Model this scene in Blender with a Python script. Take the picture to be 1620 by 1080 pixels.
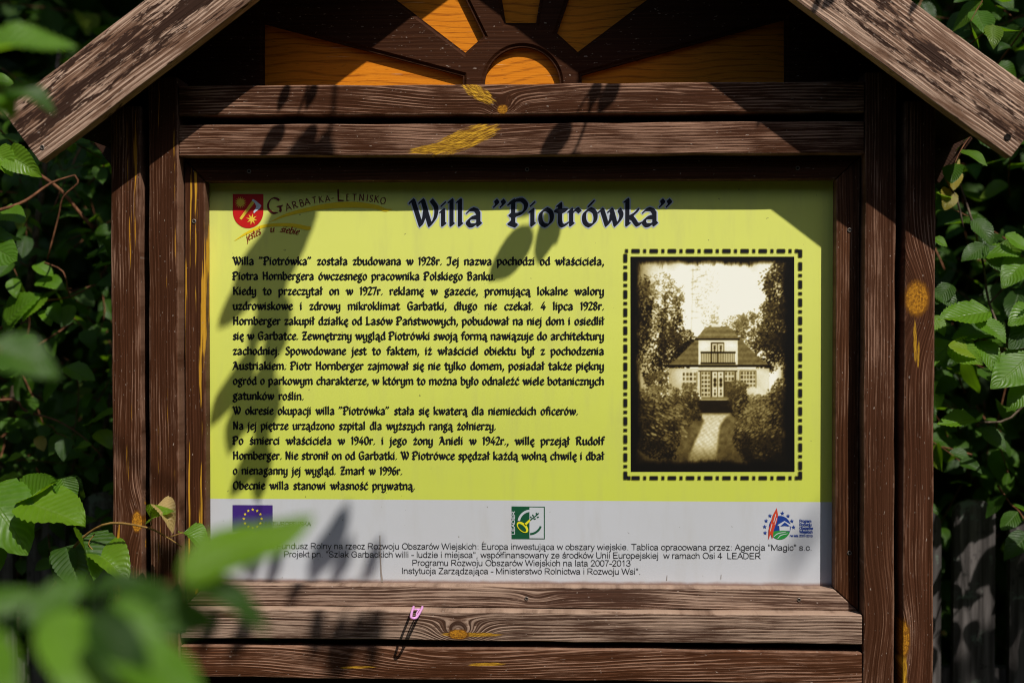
import bpy, bmesh, math, random
import numpy as np
from mathutils import Vector, Matrix, Euler
from mathutils.geometry import tessellate_polygon

for o in list(bpy.data.objects):
    bpy.data.objects.remove(o)
S = bpy.context.scene
COL = S.collection
R = math.radians
PI = math.pi

# ---------------------------------------------------------------- camera
CAM = Vector((0.08873, -2.3, 1.65525))
YAW, PITCH, ROLL, FPX = 0.043914, -0.016647, 0.00014358, 2305.0
cam = bpy.data.cameras.new('camera')
camo = bpy.data.objects.new('camera', cam)
COL.objects.link(camo)
ROT = Matrix.Rotation(YAW, 3, 'Z') @ Matrix.Rotation(PI / 2 + PITCH, 3, 'X') @ Matrix.Rotation(ROLL, 3, 'Z')
camo.matrix_world = Matrix.Translation(CAM) @ ROT.to_4x4()
cam.sensor_width = 36.0
cam.lens = FPX / 1620 * 36
cam.clip_start = 0.05
cam.clip_end = 400
cam.dof.use_dof = True
cam.dof.focus_distance = 2.29
cam.dof.aperture_fstop = 2.6
S.camera = camo

# ---------------------------------------------------------------- sun, sky, exposure
TOSUN = Vector((0.62, -1.0, 1.37)).normalized()
w = bpy.data.worlds.new('World')
S.world = w
w.use_nodes = True
nt = w.node_tree
bg = nt.nodes['Background']
sky = nt.nodes.new('ShaderNodeTexSky')
sky.sky_type = 'NISHITA'
sky.sun_disc = False
sky.sun_elevation = math.asin(TOSUN.z)
sky.sun_rotation = math.atan2(TOSUN.x, TOSUN.y)
nt.links.new(sky.outputs[0], bg.inputs[0])
bg.inputs[1].default_value = 0.125
sl = bpy.data.lights.new('sun', 'SUN')
sl.energy = 4.9
sl.angle = R(0.5)
sl.color = (1.0, 0.955, 0.88)
so = bpy.data.objects.new('sun', sl)
COL.objects.link(so)
so.location = (3, -5, 7)
so.rotation_euler = TOSUN.to_track_quat('Z', 'Y').to_euler()
S.view_settings.view_transform = 'Standard'
S.view_settings.look = 'None'
S.view_settings.gamma = 1.0
S.view_settings.exposure = 0.02
S.cycles.filter_width = 1.1
S.cycles.max_bounces = 8
S.cycles.transparent_max_bounces = 8


def at(px, py, y):
    """point of the plane y = const that stands at this place of the 1620 x 1080 photograph"""
    d = ROT @ Vector(((px - 810) / FPX, (540 - py) / FPX, -1))
    return CAM + d * ((y - CAM.y) / d.y)


def mm_px(y):
    return (y - CAM.y) / FPX      # metres in one photograph pixel at that depth


# ---------------------------------------------------------------- object helpers
def tag(o, label=None, cat=None, group=None, kind=None):
    if label: o['label'] = label
    if cat: o['category'] = cat
    if group: o['group'] = group
    if kind: o['kind'] = kind
    return o


def empty(name, loc, label=None, cat=None, group=None):
    o = bpy.data.objects.new(name, None)
    o.empty_display_size = 0.05
    o.location = loc
    COL.objects.link(o)
    return tag(o, label, cat, group)


def link(name, me, mat, parent=None, mw=None, smooth=False):
    o = bpy.data.objects.new(name, me)
    COL.objects.link(o)
    if mat is not None:
        for m in (mat if isinstance(mat, (list, tuple)) else [mat]):
            me.materials.append(m)
    if smooth:
        me.polygons.foreach_set('use_smooth', [True] * len(me.polygons))
    if mw is not None:
        o.matrix_world = mw
    if parent is not None:
        o.parent = parent
        # keep the world placing: every parent here carries a plain translation / rotation
        bpy.context.view_layer.update()
        o.matrix_parent_inverse = parent.matrix_world.inverted()
        if mw is not None:
            o.matrix_world = mw
    return o


def mesh_from(name, V, F):
    me = bpy.data.meshes.new(name)
    me.from_pydata([tuple(v) for v in V], [], F)
    me.update()
    return me


def mesh_np(name, V, Q, uv=None, tint=None):
    """V (n,3), Q (m,4) quads; uv per vertex, tint per vertex"""
    me = bpy.data.meshes.new(name)
    n, m = len(V), len(Q)
    k = Q.shape[1]
    me.vertices.add(n)
    me.vertices.foreach_set('co', np.asarray(V, np.float32).ravel())
    me.loops.add(m * k)
    me.loops.foreach_set('vertex_index', Q.astype(np.int32).ravel())
    me.polygons.add(m)
    me.polygons.foreach_set('loop_start', np.arange(0, m * k, k, dtype=np.int32))
    me.update(calc_edges=True)
    if uv is not None:
        l = me.uv_layers.new(name='UVMap')
        l.data.foreach_set('uv', np.asarray(uv, np.float32)[Q.ravel()].ravel())
    if tint is not None:
        a = me.attributes.new('tint', 'FLOAT', 'POINT')
        a.data.foreach_set('value', np.asarray(tint, np.float32))
    me.validate()
    return me


# ---------------------------------------------------------------- node helper
class NT:
    def __init__(self, name):
        self.mat = bpy.data.materials.new(name)
        self.mat.use_nodes = True
        self.t = self.mat.node_tree
        self.out = self.t.nodes['Material Output']
        self.bsdf = self.t.nodes['Principled BSDF']

    def n(self, typ, props=None, **inp):
        nd = self.t.nodes.new('ShaderNode' + typ)
        for k, v in (props or {}).items():
            setattr(nd, k, v)
        for k, v in inp.items():
            k = k.replace('_', ' ') if not k.startswith('i') or not k[1:].isdigit() else int(k[1:])
            self.set(nd.inputs[k], v)
        return nd

    def set(self, sock, v):
        if isinstance(v, bpy.types.NodeSocket):
            self.t.links.new(v, sock)
        elif isinstance(v, bpy.types.Node):
            self.t.links.new(v.outputs[0], sock)
        else:
            if isinstance(v, (tuple, list)) and len(v) == 3 and sock.type == 'RGBA':
                v = (*v, 1.0)
            sock.default_value = v

    def m(self, op, a, b=0.0, c=0.0, clamp=False):
        nd = self.n('Math', {'operation': op, 'use_clamp': clamp}, i0=a, i1=b)
        if op in ('MULTIPLY_ADD', 'SMOOTH_MIN', 'WRAP', 'COMPARE'):
            self.set(nd.inputs[2], c)
        return nd.outputs[0]

    def mix(self, f, a, b):
        nd = self.n('Mix', {'data_type': 'RGBA'})
        self.set(nd.inputs[0], f)
        self.set(nd.inputs[6], a)
        self.set(nd.inputs[7], b)
        return nd.outputs[2]

    def rng(self, v, a, b, c=0.0, d=1.0, smooth=True):
        nd = self.n('MapRange', {'interpolation_type': 'SMOOTHSTEP' if smooth else 'LINEAR'},
                    i0=v, i1=a, i2=b, i3=c, i4=d)
        return nd.outputs[0]

    def noise(self, vec, scale=1.0, detail=3.0, rough=0.5, dist=0.0):
        nd = self.n('TexNoise', None, Vector=vec, Scale=scale, Detail=detail, Roughness=rough, Distortion=dist)
        return nd.outputs[0]

    def xyz(self, x, y, z):
        return self.n('CombineXYZ', None, X=x, Y=y, Z=z).outputs[0]

    def base(self, col, rough=0.6, spec=0.3, bump=None, bstr=0.4, bdist=0.001):
        self.set(self.bsdf.inputs['Base Color'], col)
        self.set(self.bsdf.inputs['Roughness'], rough)
        self.set(self.bsdf.inputs['Specular IOR Level'], spec)
        if bump is not None:
            b = self.n('Bump', None, Strength=bstr, Distance=bdist, Height=bump)
            self.set(self.bsdf.inputs['Normal'], b.outputs[0])
        return self.mat


def plain(name, col, rough=0.5, spec=0.3, metal=0.0):
    t = NT(name)
    t.bsdf.inputs['Metallic'].default_value = metal
    return t.base(col, rough, spec)


# ---------------------------------------------------------------- wood
def wood(name, dark=(.034, .0115, .0045), mid=(.080, .029, .0125), worn=(.29, .162, .106), wear=.35,
         ochre=0.0, knots=(), peels=(), edge=.5, halfw=.023, flake=0.0, cathedral=0.0, grain=1.0, spec=.06, ringamp=1.0,
         ochre_col=(.50, .255, .022)):
    """board wood, grain along local x, board width along local z.
    knots: (x, z, rx, rz, strength, visible)   peels: (x, z, rx, rz, tilt) bare ochre patches"""
    t = NT(name)
    co = t.n('TexCoord').outputs['Object']
    sp = t.n('SeparateXYZ', None, Vector=co)
    x, y, z = sp.outputs
    rnd = t.m('MULTIPLY', t.n('ObjectInfo').outputs['Random'], 37.0)
    xo = t.m('ADD', x, rnd)
    wob = t.noise(t.xyz(t.m('MULTIPLY', xo, 3.0), t.m('MULTIPLY', y, 6.0), t.m('MULTIPLY', z, 9.0)), 1.0, 3.0)
    v = t.m('MULTIPLY_ADD', wob, .016 * grain, z)
    if cathedral:
        far = t.noise(t.xyz(t.m('MULTIPLY', xo, 1.6), 3.1, t.m('MULTIPLY', z, 4.0)), 1.0, 2.0)
        v = t.m('MULTIPLY_ADD', far, cathedral, v)
    kmask = kdark = None
    g0 = t.noise(t.xyz(t.m('MULTIPLY', x, 40), t.m('MULTIPLY', y, 40), t.m('MULTIPLY', z, 420)), 1.0, 3.0, .6)
    for (kx, kz, rx, rz, st, vis) in knots:
        dx = t.m('DIVIDE', t.m('SUBTRACT', x, kx), rx)
        dz = t.m('DIVIDE', t.m('SUBTRACT', z, kz), rz)
        d2 = t.m('ADD', t.m('MULTIPLY', dx, dx), t.m('MULTIPLY', dz, dz))
        e = t.m('POWER', 2.718, t.m('MULTIPLY', d2, -.16))
        v = t.m('MULTIPLY_ADD', e, st, v)
        if vis:
            nz = t.noise(co, 160, 3)
            dd = t.m('MULTIPLY_ADD', nz, .45, d2)
            k = t.rng(t.m('MULTIPLY_ADD', t.m('SUBTRACT', g0, .5), 1.1, dd), 1.0, 1.6, 1.0, 0.0)
            k = t.m('MULTIPLY', k, vis)
            kmask = k if kmask is None else t.m('MAXIMUM', kmask, k)
            kr = t.m('SINE', t.m('MULTIPLY_ADD', nz, 5.0, t.m('MULTIPLY', t.m('SQRT', d2), 26.0)))
            rim = t.m('MULTIPLY', t.rng(dd, .85, 1.1), .9)
            kd = t.m('MAXIMUM', t.m('MULTIPLY', t.rng(kr, -.1, .9), .3), rim)
            kdark = kd if kdark is None else t.m('MULTIPLY', kdark, kd)
    g1 = t.noise(t.xyz(t.m('MULTIPLY', xo, 2.2), t.m('MULTIPLY', y, 40), t.m('MULTIPLY', v, 420 * grain)), 1.0, 4.0, .68)
    g2 = t.noise(t.xyz(t.m('MULTIPLY', xo, 16.0), t.m('MULTIPLY', y, 200), t.m('MULTIPLY', v, 1100)), 1.0, 3.0, .65)
    g3 = t.noise(t.xyz(t.m('MULTIPLY', xo, 2.2), t.m('MULTIPLY', y, 10), t.m('MULTIPLY', v, 38)), 1.0, 4.0, .6)
    ring = t.m('SINE', t.m('MULTIPLY_ADD', g3, 9.0, t.m('MULTIPLY', v, 1350 * grain)))
    ring = t.rng(ring, -.1, .98)
    brk = t.noise(t.xyz(t.m('MULTIPLY', xo, 10.0), t.m('MULTIPLY', y, 20), t.m('MULTIPLY', z, 70)), 1.0, 3.0, .6)
    ring = t.m('MULTIPLY', ring, t.rng(brk, .36, .62))
    grainv = t.m('MULTIPLY_ADD', ring, .20 * ringamp, t.m('MULTIPLY', g1, .85))
    col = t.mix(t.rng(grainv, .28, .72), dark, mid)
    # worn, grey-pink fibres where the stain has gone
    patch = t.noise(t.xyz(t.m('MULTIPLY', xo, 5.0), t.m('MULTIPLY', y, 8), t.m('MULTIPLY', v, 30)), 1.0, 5.0, .65)
    wv = t.m('ADD', t.m('MULTIPLY_ADD', g2, .50, t.m('MULTIPLY', patch, .48)), t.m('ADD', t.m('MULTIPLY', ring, .10 * ringamp), t.m('MULTIPLY', t.m('SUBTRACT', g1, .5), .35)))
    th = .79 - wear * .42
    wmask = t.rng(wv, th - .075, th + .10)
    wmask = t.m('MULTIPLY', wmask, .9)
    if edge:
        az = t.m('ABSOLUTE', z)
        en = t.noise(t.xyz(t.m('MULTIPLY', xo, 30), y, t.m('MULTIPLY', z, 60)), 1.0, 4.0, .65)
        ed = t.rng(t.m('MULTIPLY_ADD', en, -.010, az), halfw - .0085, halfw - .0035)
        wmask = t.m('MAXIMUM', wmask, t.m('MULTIPLY', ed, edge))
    col = t.mix(wmask, col, worn)
    if flake:
        # remains of the old dark stain on a weathered board, broken along the grain
        f1 = t.noise(t.xyz(t.m('MULTIPLY', xo, 8.0), t.m('MULTIPLY', y, 8), t.m('MULTIPLY', v, 74)), 1.0, 5.0, .62)
        f2 = t.noise(t.xyz(t.m('MULTIPLY', xo, 42), t.m('MULTIPLY', y, 60), t.m('MULTIPLY', v, 300)), 1.0, 4.0, .7)
        band = t.m('MULTIPLY_ADD', t.m('ABSOLUTE', t.m('ADD', z, -.002)), -3.6, .13)
        ff = t.m('ADD', t.m('ADD', t.m('MULTIPLY', f1, .85), t.m('MULTIPLY', f2, .62)), band)
        fm = t.rng(ff, .86 - flake * .1, .92 - flake * .1)
        col = t.mix(fm, col, t.mix(g1, (.016, .008, .005), (.06, .03, .02)))
    if ochre:
        o1 = t.noise(t.xyz(t.m('MULTIPLY', xo, 4.2), t.m('MULTIPLY', y, 20), t.m('MULTIPLY', v, 185)), 1.0, 3.0, .55)
        om = t.rng(t.m('MULTIPLY_ADD', g2, .12, o1), .74 - ochre * .12, .775 - ochre * .12)
        col = t.mix(om, col, t.mix(g2, ochre_col, (.33, .13, .012)))
    # pale scratches and specks
    sc = t.noise(t.xyz(t.m('MULTIPLY', xo, 130), t.m('MULTIPLY', y, 130), t.m('MULTIPLY', z, 300)), 1.0, 2.0, .5)
    sc2 = t.noise(t.n('VectorRotate', {'rotation_type': 'Y_AXIS'}, Vector=t.xyz(t.m('MULTIPLY', xo, 60), 0.0, t.m('MULTIPLY', z, 500)), Angle=.5).outputs[0], 1.0, 2.0)
    sm = t.m('MAXIMUM', t.rng(sc, .69, .74), t.m('MULTIPLY', t.rng(sc2, .69, .74), .5))
    col = t.mix(t.m('MULTIPLY', sm, .55), col, (.42, .33, .27))
    for (kx, kz, rx, rz, tilt) in peels:
        c, s = math.cos(tilt), math.sin(tilt)
        ax = t.m('SUBTRACT', x, kx); az2 = t.m('SUBTRACT', z, kz)
        dx = t.m('DIVIDE', t.m('ADD', t.m('MULTIPLY', ax, c), t.m('MULTIPLY', az2, s)), rx)
        dz = t.m('DIVIDE', t.m('SUBTRACT', t.m('MULTIPLY', az2, c), t.m('MULTIPLY', ax, s)), rz)
        d2 = t.m('ADD', t.m('MULTIPLY', dx, dx), t.m('MULTIPLY', dz, dz))
        nz = t.noise(t.xyz(t.m('MULTIPLY', dx, 1.5), 0.0, t.m('MULTIPLY', dz, 5.5)), 1, 6, .7)
        pm = t.rng(t.m('MULTIPLY_ADD', nz, 2.6, d2), 1.85, 2.25, 1.0, 0.0)
        pc = t.noise(t.xyz(t.m('MULTIPLY', dx, 2.2), 0.0, t.m('MULTIPLY', dz, 9.0)), 1, 5, .65)
        col = t.mix(pm, col, t.mix(t.rng(pc, .40, .62), (.13, .05, .008), (.60, .33, .025)))
    if kmask is not None:
        kc = t.noise(co, 260, 4, .6, 1.0)
        col = t.mix(kmask, col, t.mix(kdark, t.mix(t.rng(kc, .38, .6), (.20, .08, .01), (.46, .20, .015)), (.10, .036, .008)))
    h = t.m('ADD', t.m('MULTIPLY', g1, .5), t.m('ADD', t.m('MULTIPLY', g2, .55), t.m('MULTIPLY', ring, .5 * ringamp)))
    rough = t.rng(wv, .3, .9, .5, .85)
    return t.base(col, rough, spec, h, .55, .0012)


def board(name, mat, parent, length, width, depth, center, rotz_in_plane=0.0, bev=.0022, seed=0, cut=None):
    """a sawn board: grain along local x, width along local z, depth along local y; slightly wavy edges"""
    rng = random.Random(seed * 7 + 3)
    bm = bmesh.new()
    n = max(6, int(length / .06))
    xs = [-length / 2 + length * i / n for i in range(n + 1)]
    rings = []
    ph = [rng.uniform(0, 6) for _ in range(4)]
    for i, xx in enumerate(xs):
        dz = .0006 * math.sin(xx * 9 + ph[0]) + .0004 * math.sin(xx * 31 + ph[1])
        dy = .0006 * math.sin(xx * 11 + ph[2])
        rr = []
        for (sy, sz) in ((-1, -1), (1, -1), (1, 1), (-1, 1)):
            ez = .0004 * math.sin(xx * 47 + ph[3] + sz * 2)
            xx2 = xx
            if cut:
                if i == 0: xx2 += cut[0] * (sz * width / 2)
                if i == n: xx2 += cut[1] * (sz * width / 2)
            rr.append(bm.verts.new((xx2, sy * depth / 2 + dy, sz * width / 2 + dz + ez)))
        rings.append(rr)
    for i in range(n):
        for k in range(4):
            a, b = rings[i], rings[i + 1]
            bm.faces.new((a[k], a[(k + 1) % 4], b[(k + 1) % 4], b[k]))
    bm.faces.new(rings[0][::-1]); bm.faces.new(rings[-1])
    bmesh.ops.recalc_face_normals(bm, faces=bm.faces)
    ed = [e for e in bm.edges if len(e.link_faces) == 2 and e.calc_face_angle(0) > .6]
    if bev:
        bmesh.ops.bevel(bm, geom=ed, offset=bev, segments=3, affect='EDGES', profile=.6)
    for f in bm.faces: f.smooth = True
    me = bpy.data.meshes.new(name); bm.to_mesh(me); bm.free()
    me.set_sharp_from_angle(angle=R(40))
    mw = Matrix.Translation(center) @ Matrix.Rotation(-rotz_in_plane, 4, 'Y')
    return link(name, me, mat, parent, mw)


def tube(pts, rad, seg=7, name='tube'):
    pts = [Vector(p) for p in pts]
    V, F = [], []
    for i, p in enumerate(pts):
        d = (pts[min(i + 1, len(pts) - 1)] - pts[max(i - 1, 0)]).normalized()
        a = d.orthogonal().normalized() if i == 0 else (a - d * a.dot(d)).normalized()
        b = d.cross(a)
        r = rad[i] if isinstance(rad, (list, tuple)) else rad
        for k in range(seg):
            q = 2 * PI * k / seg
            V.append(p + (a * math.cos(q) + b * math.sin(q)) * r)
    for i in range(len(pts) - 1):
        for k in range(seg):
            F.append((i * seg + k, i * seg + (k + 1) % seg, (i + 1) * seg + (k + 1) % seg, (i + 1) * seg + k))
    F.append(tuple(range(seg - 1, -1, -1)))
    m = (len(pts) - 1) * seg
    F.append(tuple(range(m, m + seg)))
    return V, F


def spline(pts, n=8):
    """Catmull-Rom through the points"""
    P = [Vector(p) for p in pts]
    P = [P[0] * 2 - P[1]] + P + [P[-1] * 2 - P[-2]]
    out = []
    for i in range(1, len(P) - 2):
        a, b, c, d = P[i - 1:i + 3]
        for k in range(n):
            s = k / n
            out.append(.5 * ((2 * b) + (c - a) * s + (2 * a - 5 * b + 4 * c - d) * s * s + (3 * b - a - 3 * c + d) * s ** 3))
    out.append(P[-2])
    return out


def join_vf(parts):
    V, F = [], []
    for v, f in parts:
        k = len(V)
        V += list(v)
        F += [tuple(i + k for i in g) for g in f]
    return V, F

# ================================================================ the information board
BOARD = empty('information_board', (0, 0, 0),
              'dark brown wooden information board with a little pitched roof and a yellow-green printed panel', 'information board')

YF = -.060                       # front of posts and rails
ZC = 1.6569


def px2z(py, y): return at(810, py, y).z


POSTS = [(-.6111, .046), (-.5519, .0465), (.5505, .0465), (.6101, .0460)]
post_mats = [
    wood('wood_post_a', wear=.44, ochre=.34, knots=((at(218, 825, YF).z - 1.0, -.016, .017, .0085, .012, 1),), halfw=.023),
    wood('wood_post_b', wear=.40, ochre=.14, halfw=.023, knots=()),
    wood('wood_post_c', mid=(.09, .036, .018), wear=.40, ochre=.0, halfw=.023, knots=((.2, .0, .03, .03, .012, 0),)),
    wood('wood_post_d', mid=(.10, .038, .019), wear=.38, ochre=.0, halfw=.023,
         knots=((at(1448, 472, YF).z - 1.0, .004, .027, .0185, .030, 1), (at(1440, 1010, YF).z - 1.0, .023, .03, .011, .016, 1)),
         peels=((at(1441, 1062, YF).z - 1.0, .021, .04, .006, 0), (at(1447, 540, YF).z - 1.0, .006, .034, .0028, .02), (at(1452, 560, YF).z - 1.0, .001, .022, .0018, -.03))),
]
for i, (xc, wd) in enumerate(POSTS):
    zt = 2.405 - .74 * abs(xc) + .03
    p = board('post', post_mats[i], BOARD, 2.0, wd, .062, (xc, YF + .031, 1.0), PI / 2, seed=i, bev=.003)
    # trim the length so that the post runs from the ground up to the roof boards
    me = p.data
    for vtx in me.vertices:
        if vtx.co.x > 0:
            vtx.co.x *= (zt - 1.0)
# local frame of a post: x up, so local z points to -X ... keep knots on the visible side

RX0, RX1 = -.5275, .5262
rails = [(2.0128, 1.9668), (1.9527, 1.9038), (1.2003, 1.1552), (1.1434, 1.0942)]


def lx(px, y=YF): return at(px, 540, y).x - (RX0 + RX1) / 2


def lz(py, i): return px2z(py, YF) - (rails[i][0] + rails[i][1]) / 2


rail_mats = [
    wood('wood_rail_a', wear=.50, edge=.75, ringamp=1.5, cathedral=.03, halfw=.023,
         knots=((lx(795), lz(173, 0), .0085, .0075, .022, 1), (lx(740), lz(150, 0), .05, .02, .012, 0)),
         peels=((lx(757), lz(147, 0), .030, .0115, -.55),)),
    wood('wood_rail_b', wear=.60, edge=.6, ringamp=1.0, halfw=.0245,
         knots=((lx(770), lz(215, 1), .05, .02, .010, 0),),
         peels=((lx(735), lz(220, 1), .060, .017, .34), (lx(690), lz(234, 1), .045, .008, .12))),
    wood('wood_rail_c', wear=.66, edge=.95, ringamp=1.4, halfw=.0225, dark=(.04, .020, .013), mid=(.10, .046, .026), worn=(.36, .245, .18),
         knots=((lx(725), lz(1004, 2), .016, .008, .030, 1), (lx(725), lz(1004, 2), .09, .03, .008, 0)), peels=((lx(745), lz(1004, 2), .05, .0035, 0),)),
    wood('wood_rail_d', wear=.46, edge=.6, ringamp=1.6, cathedral=.045, halfw=.0245, mid=(.115, .044, .020),
         knots=((lx(740), lz(1045, 3), .09, .016, .022, 0),), peels=((lx(770), lz(1051, 3), .030, .0028, .03), (lx(565), lz(1058, 3), .03, .002, .03))),
]
for i, (zt, zb) in enumerate(rails):
    board('rail', rail_mats[i], BOARD, RX1 - RX0, zt - zb, .046, ((RX0 + RX1) / 2, YF + .023 + .0006 * i, (zt + zb) / 2), 0, seed=20 + i, bev=.0024)

# moulding round the panel, mitred corners
MX0, MX1, MZ0, MZ1 = -.494, .4893, 1.2340, 1.8680     # inner edges
OX0, OX1, OZ0, OZ1 = -.5267, .5255, 1.2012, 1.9030
YM = -.030


def moulding(pts, mat, seed, horiz):
    """pts: outer a, outer b, inner b, inner a (x, z)"""
    cx = sum(p[0] for p in pts) / 4; cz = sum(p[1] for p in pts) / 4
    bm = bmesh.new()
    fr = []
    for yy in (YM, -.0005):
        fr.append([bm.verts.new(((p[0] - cx) if horiz else (p[1] - cz), yy + .015, (p[1] - cz) if horiz else -(p[0] - cx))) for p in pts])
    bm.faces.new(fr[0]); bm.faces.new(fr[1][::-1])
    for k in range(4):
        bm.faces.new((fr[0][k], fr[1][k], fr[1][(k + 1) % 4], fr[0][(k + 1) % 4]))
    bmesh.ops.recalc_face_normals(bm, faces=bm.faces)
    bmesh.ops.bevel(bm, geom=list(bm.edges), offset=.0022, segments=3, affect='EDGES', profile=.6)
    for f in bm.faces: f.smooth = True
    me = bpy.data.meshes.new('moulding'); bm.to_mesh(me); bm.free()
    me.set_sharp_from_angle(angle=R(40))
    mw = Matrix.Translation((cx, -.015, cz))
    if not horiz: mw = mw @ Matrix.Rotation(-PI / 2, 4, 'Y')
    return link('moulding', me, mat, BOARD, mw)


g = .0006
mt = moulding([(OX0 + g, OZ1), (OX1 - g, OZ1), (MX1 - g, MZ1), (MX0 + g, MZ1)], wood('wood_moulding_top', wear=.22, edge=.3, halfw=.018), 1, True)
mb_ = moulding([(OX0 + g, OZ0), (OX1 - g, OZ0), (MX1 - g, MZ0), (MX0 + g, MZ0)],
               wood('wood_moulding_bottom', wear=.62, edge=.9, halfw=.0165, dark=(.045, .022, .014), mid=(.10, .046, .028), worn=(.36, .245, .18), cathedral=.02, ringamp=1.3,
                    knots=((.03, -.002, .012, .004, .008, 0),)), 2, True)
ml = moulding([(OX0, OZ0 + g), (OX0, OZ1 - g), (MX0, MZ1 - g), (MX0, MZ0 + g)],
              wood('wood_moulding_left', wear=.22, ochre=.95, edge=.3, halfw=.0165, ochre_col=(.62, .36, .03)), 3, False)
mr = moulding([(OX1, OZ0 + g), (OX1, OZ1 - g), (MX1, MZ1 - g), (MX1, MZ0 + g)],
              wood('wood_moulding_right', wear=.36, edge=.6, halfw=.018, mid=(.105, .041, .018)), 4, False)

M_steel = plain('dull_steel', (.20, .17, .145), .62, .4, .8)
M_hole = plain('screw_recess', (.012, .009, .007), .8, .1)


def screw(px, py, y, parent, r=.0034):
    c = at(px, py, y)
    V, F = [], []
    n = 20
    prof = [(r, 0), (r, .0009), (r * .74, .0013), (r * .55, .0005), (r * .12, .0003)]
    for (rr, h) in prof:
        for k in range(n):
            a = 2 * PI * k / n
            V.append((rr * math.cos(a), -h, rr * math.sin(a)))
    for j in range(len(prof) - 1):
        for k in range(n):
            F.append((j * n + k, j * n + (k + 1) % n, (j + 1) * n + (k + 1) % n, (j + 1) * n + k))
    F.append(tuple((len(prof) - 1) * n + k for k in range(n)))
    o = link('screw', mesh_from('screw', V, F), [M_steel, M_hole], parent, Matrix.Translation((c.x, y, c.z)))
    for p in o.data.polygons:
        if p.index >= 3 * n: p.material_index = 1
    return o


for (px, py) in ((394, 271), (834, 268), (1262, 266)): screw(px, py, YM - .0002, mt)
for (px, py) in ((307, 350),): screw(px, py, YM - .0002, ml)
for (px, py) in ((1344, 364), (1344, 874)): screw(px, py, YM - .0002, mr)
for (px, py) in ((1264, 948), (833, 946)): screw(px, py, YM - .0002, mb_, .003)

# backing boards behind the frame (what shows black in the slots)
M_back = wood('wood_backing', dark=(.03, .014, .009), mid=(.05, .024, .015), wear=.1, edge=0)
board('back_board', M_back, BOARD, 1.25, .95, .014, (0, .019, 1.505), 0, seed=50, bev=0)

# ---------------------------------------------------------------- gable with the rising sun
GY = .004


def extrude_poly(outer, holes, y0, y1):
    """plate with holes between y0 (front) and y1; polygons are lists of (x, z)"""
    polys = [outer] + holes
    flat = [p for q in polys for p in q]
    n = len(flat)
    bm = bmesh.new()
    bv = [bm.verts.new((p[0], p[1], 0)) for p in flat]
    bm.verts.index_update()
    ee, k = [], 0
    for q in polys:
        ee += [bm.edges.new((bv[k + i], bv[k + (i + 1) % len(q)])) for i in range(len(q))]
        k += len(q)
    bmesh.ops.triangle_fill(bm, use_beauty=True, edges=ee, normal=(0, 0, 1))
    tri = []
    for f in bm.faces:
        ix = [v.index for v in f.verts]
        if f.calc_area() > 1e-9: tri.append(ix if f.normal.z > 0 else ix[::-1])
    bm.free()
    V = [(p[0], y0, p[1]) for p in flat] + [(p[0], y1, p[1]) for p in flat]
    F = []
    for a, b, c in tri:
        F.append((a, b, c)); F.append((a + n, c + n, b + n))
    k = 0
    for q in polys:
        m = len(q)
        for i in range(m):
            F.append((k + i, k + (i + 1) % m, n + k + (i + 1) % m, n + k + i))
        k += m
    return V, F


def inset(poly, d):
    """shrink a counter-clockwise or clockwise polygon by d towards its inside"""
    n = len(poly)
    area = sum(poly[i][0] * poly[(i + 1) % n][1] - poly[(i + 1) % n][0] * poly[i][1] for i in range(n))
    s = 1 if area > 0 else -1
    out = []
    for i in range(n):
        p0, p1, p2 = Vector(poly[i - 1]), Vector(poly[i]), Vector(poly[(i + 1) % n])
        d1 = (p1 - p0).normalized(); d2 = (p2 - p1).normalized()
        n1 = Vector((-d1.y, d1.x)) * s; n2 = Vector((-d2.y, d2.x)) * s
        b = (n1 + n2)
        b = b / max(.25, b.length_squared) * 2
        out.append(tuple(p1 + b * d))
    return out


def G(px, py):
    v = at(px, py, GY)
    return (v.x, v.z)


sunC = G(826, 134)
zrail = sunC[1] - .004
sunr = .0595
halfsun = [(sunC[0] + sunr * math.cos(a), sunC[1] + sunr * math.sin(a)) for a in [PI * k / 28 for k in range(29)]]
halfsun = [(sunC[0] + sunr, zrail - .02)] + halfsun + [(sunC[0] - sunr, zrail - .02)]
ray_low_l = [G(417, 37), (G(416.5, 133)[0], zrail - .02), (G(732, 133)[0], zrail - .02), G(732, 120)]
ray_low_r = [(2 * sunC[0] - p[0], p[1]) for p in ray_low_l]
ray_up_l = [G(736, 83), G(765, 57), G(700, -75), G(575, -40)]
ray_up_r = [G(914, 82), G(881, 52), G(925, -75), G(1076, -40)]
ray_top = [G(800, 36), G(848, 36), G(866, -75), G(782, -75)]
apexz = 2.395
gable_outer = [(-.640, 1.935), (.640, 1.935), (.640, 1.990), (.006, apexz + .06), (-.640, 1.990)]
cuts = [halfsun, ray_low_l, ray_low_r, ray_up_l, ray_up_r, ray_top]
# front skin with chamfered openings: the outline on the face is larger than the one at the back
M_gable = wood('wood_gable', dark=(.030, .0095, .0035), mid=(.058, .021, .0085), worn=(.24, .15, .105), wear=.24, edge=0, ringamp=.5, grain=.7)
V, F = extrude_poly(gable_outer, [inset(c, -.006) for c in cuts], GY, GY + .003)
V2, F2 = extrude_poly(gable_outer, cuts, GY + .0034, GY + .0125)
gv, gf = join_vf([(V, F), (V2, F2)])
for c in cuts:       # the chamfer itself
    o_ = inset(c, -.006)
    n = len(c)
    vv = [(p[0], GY, p[1]) for p in o_] + [(p[0], GY + .0052, p[1]) for p in inset(c, -.0004)]
    ff = [(i, (i + 1) % n, n + (i + 1) % n, n + i) for i in range(n)]
    gv, gf = join_vf([(gv, gf), (vv, ff)])
gable = link('gable_board', mesh_from('gable_board', gv, gf), M_gable, BOARD)
t = NT('varnished_orange_wood')
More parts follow.
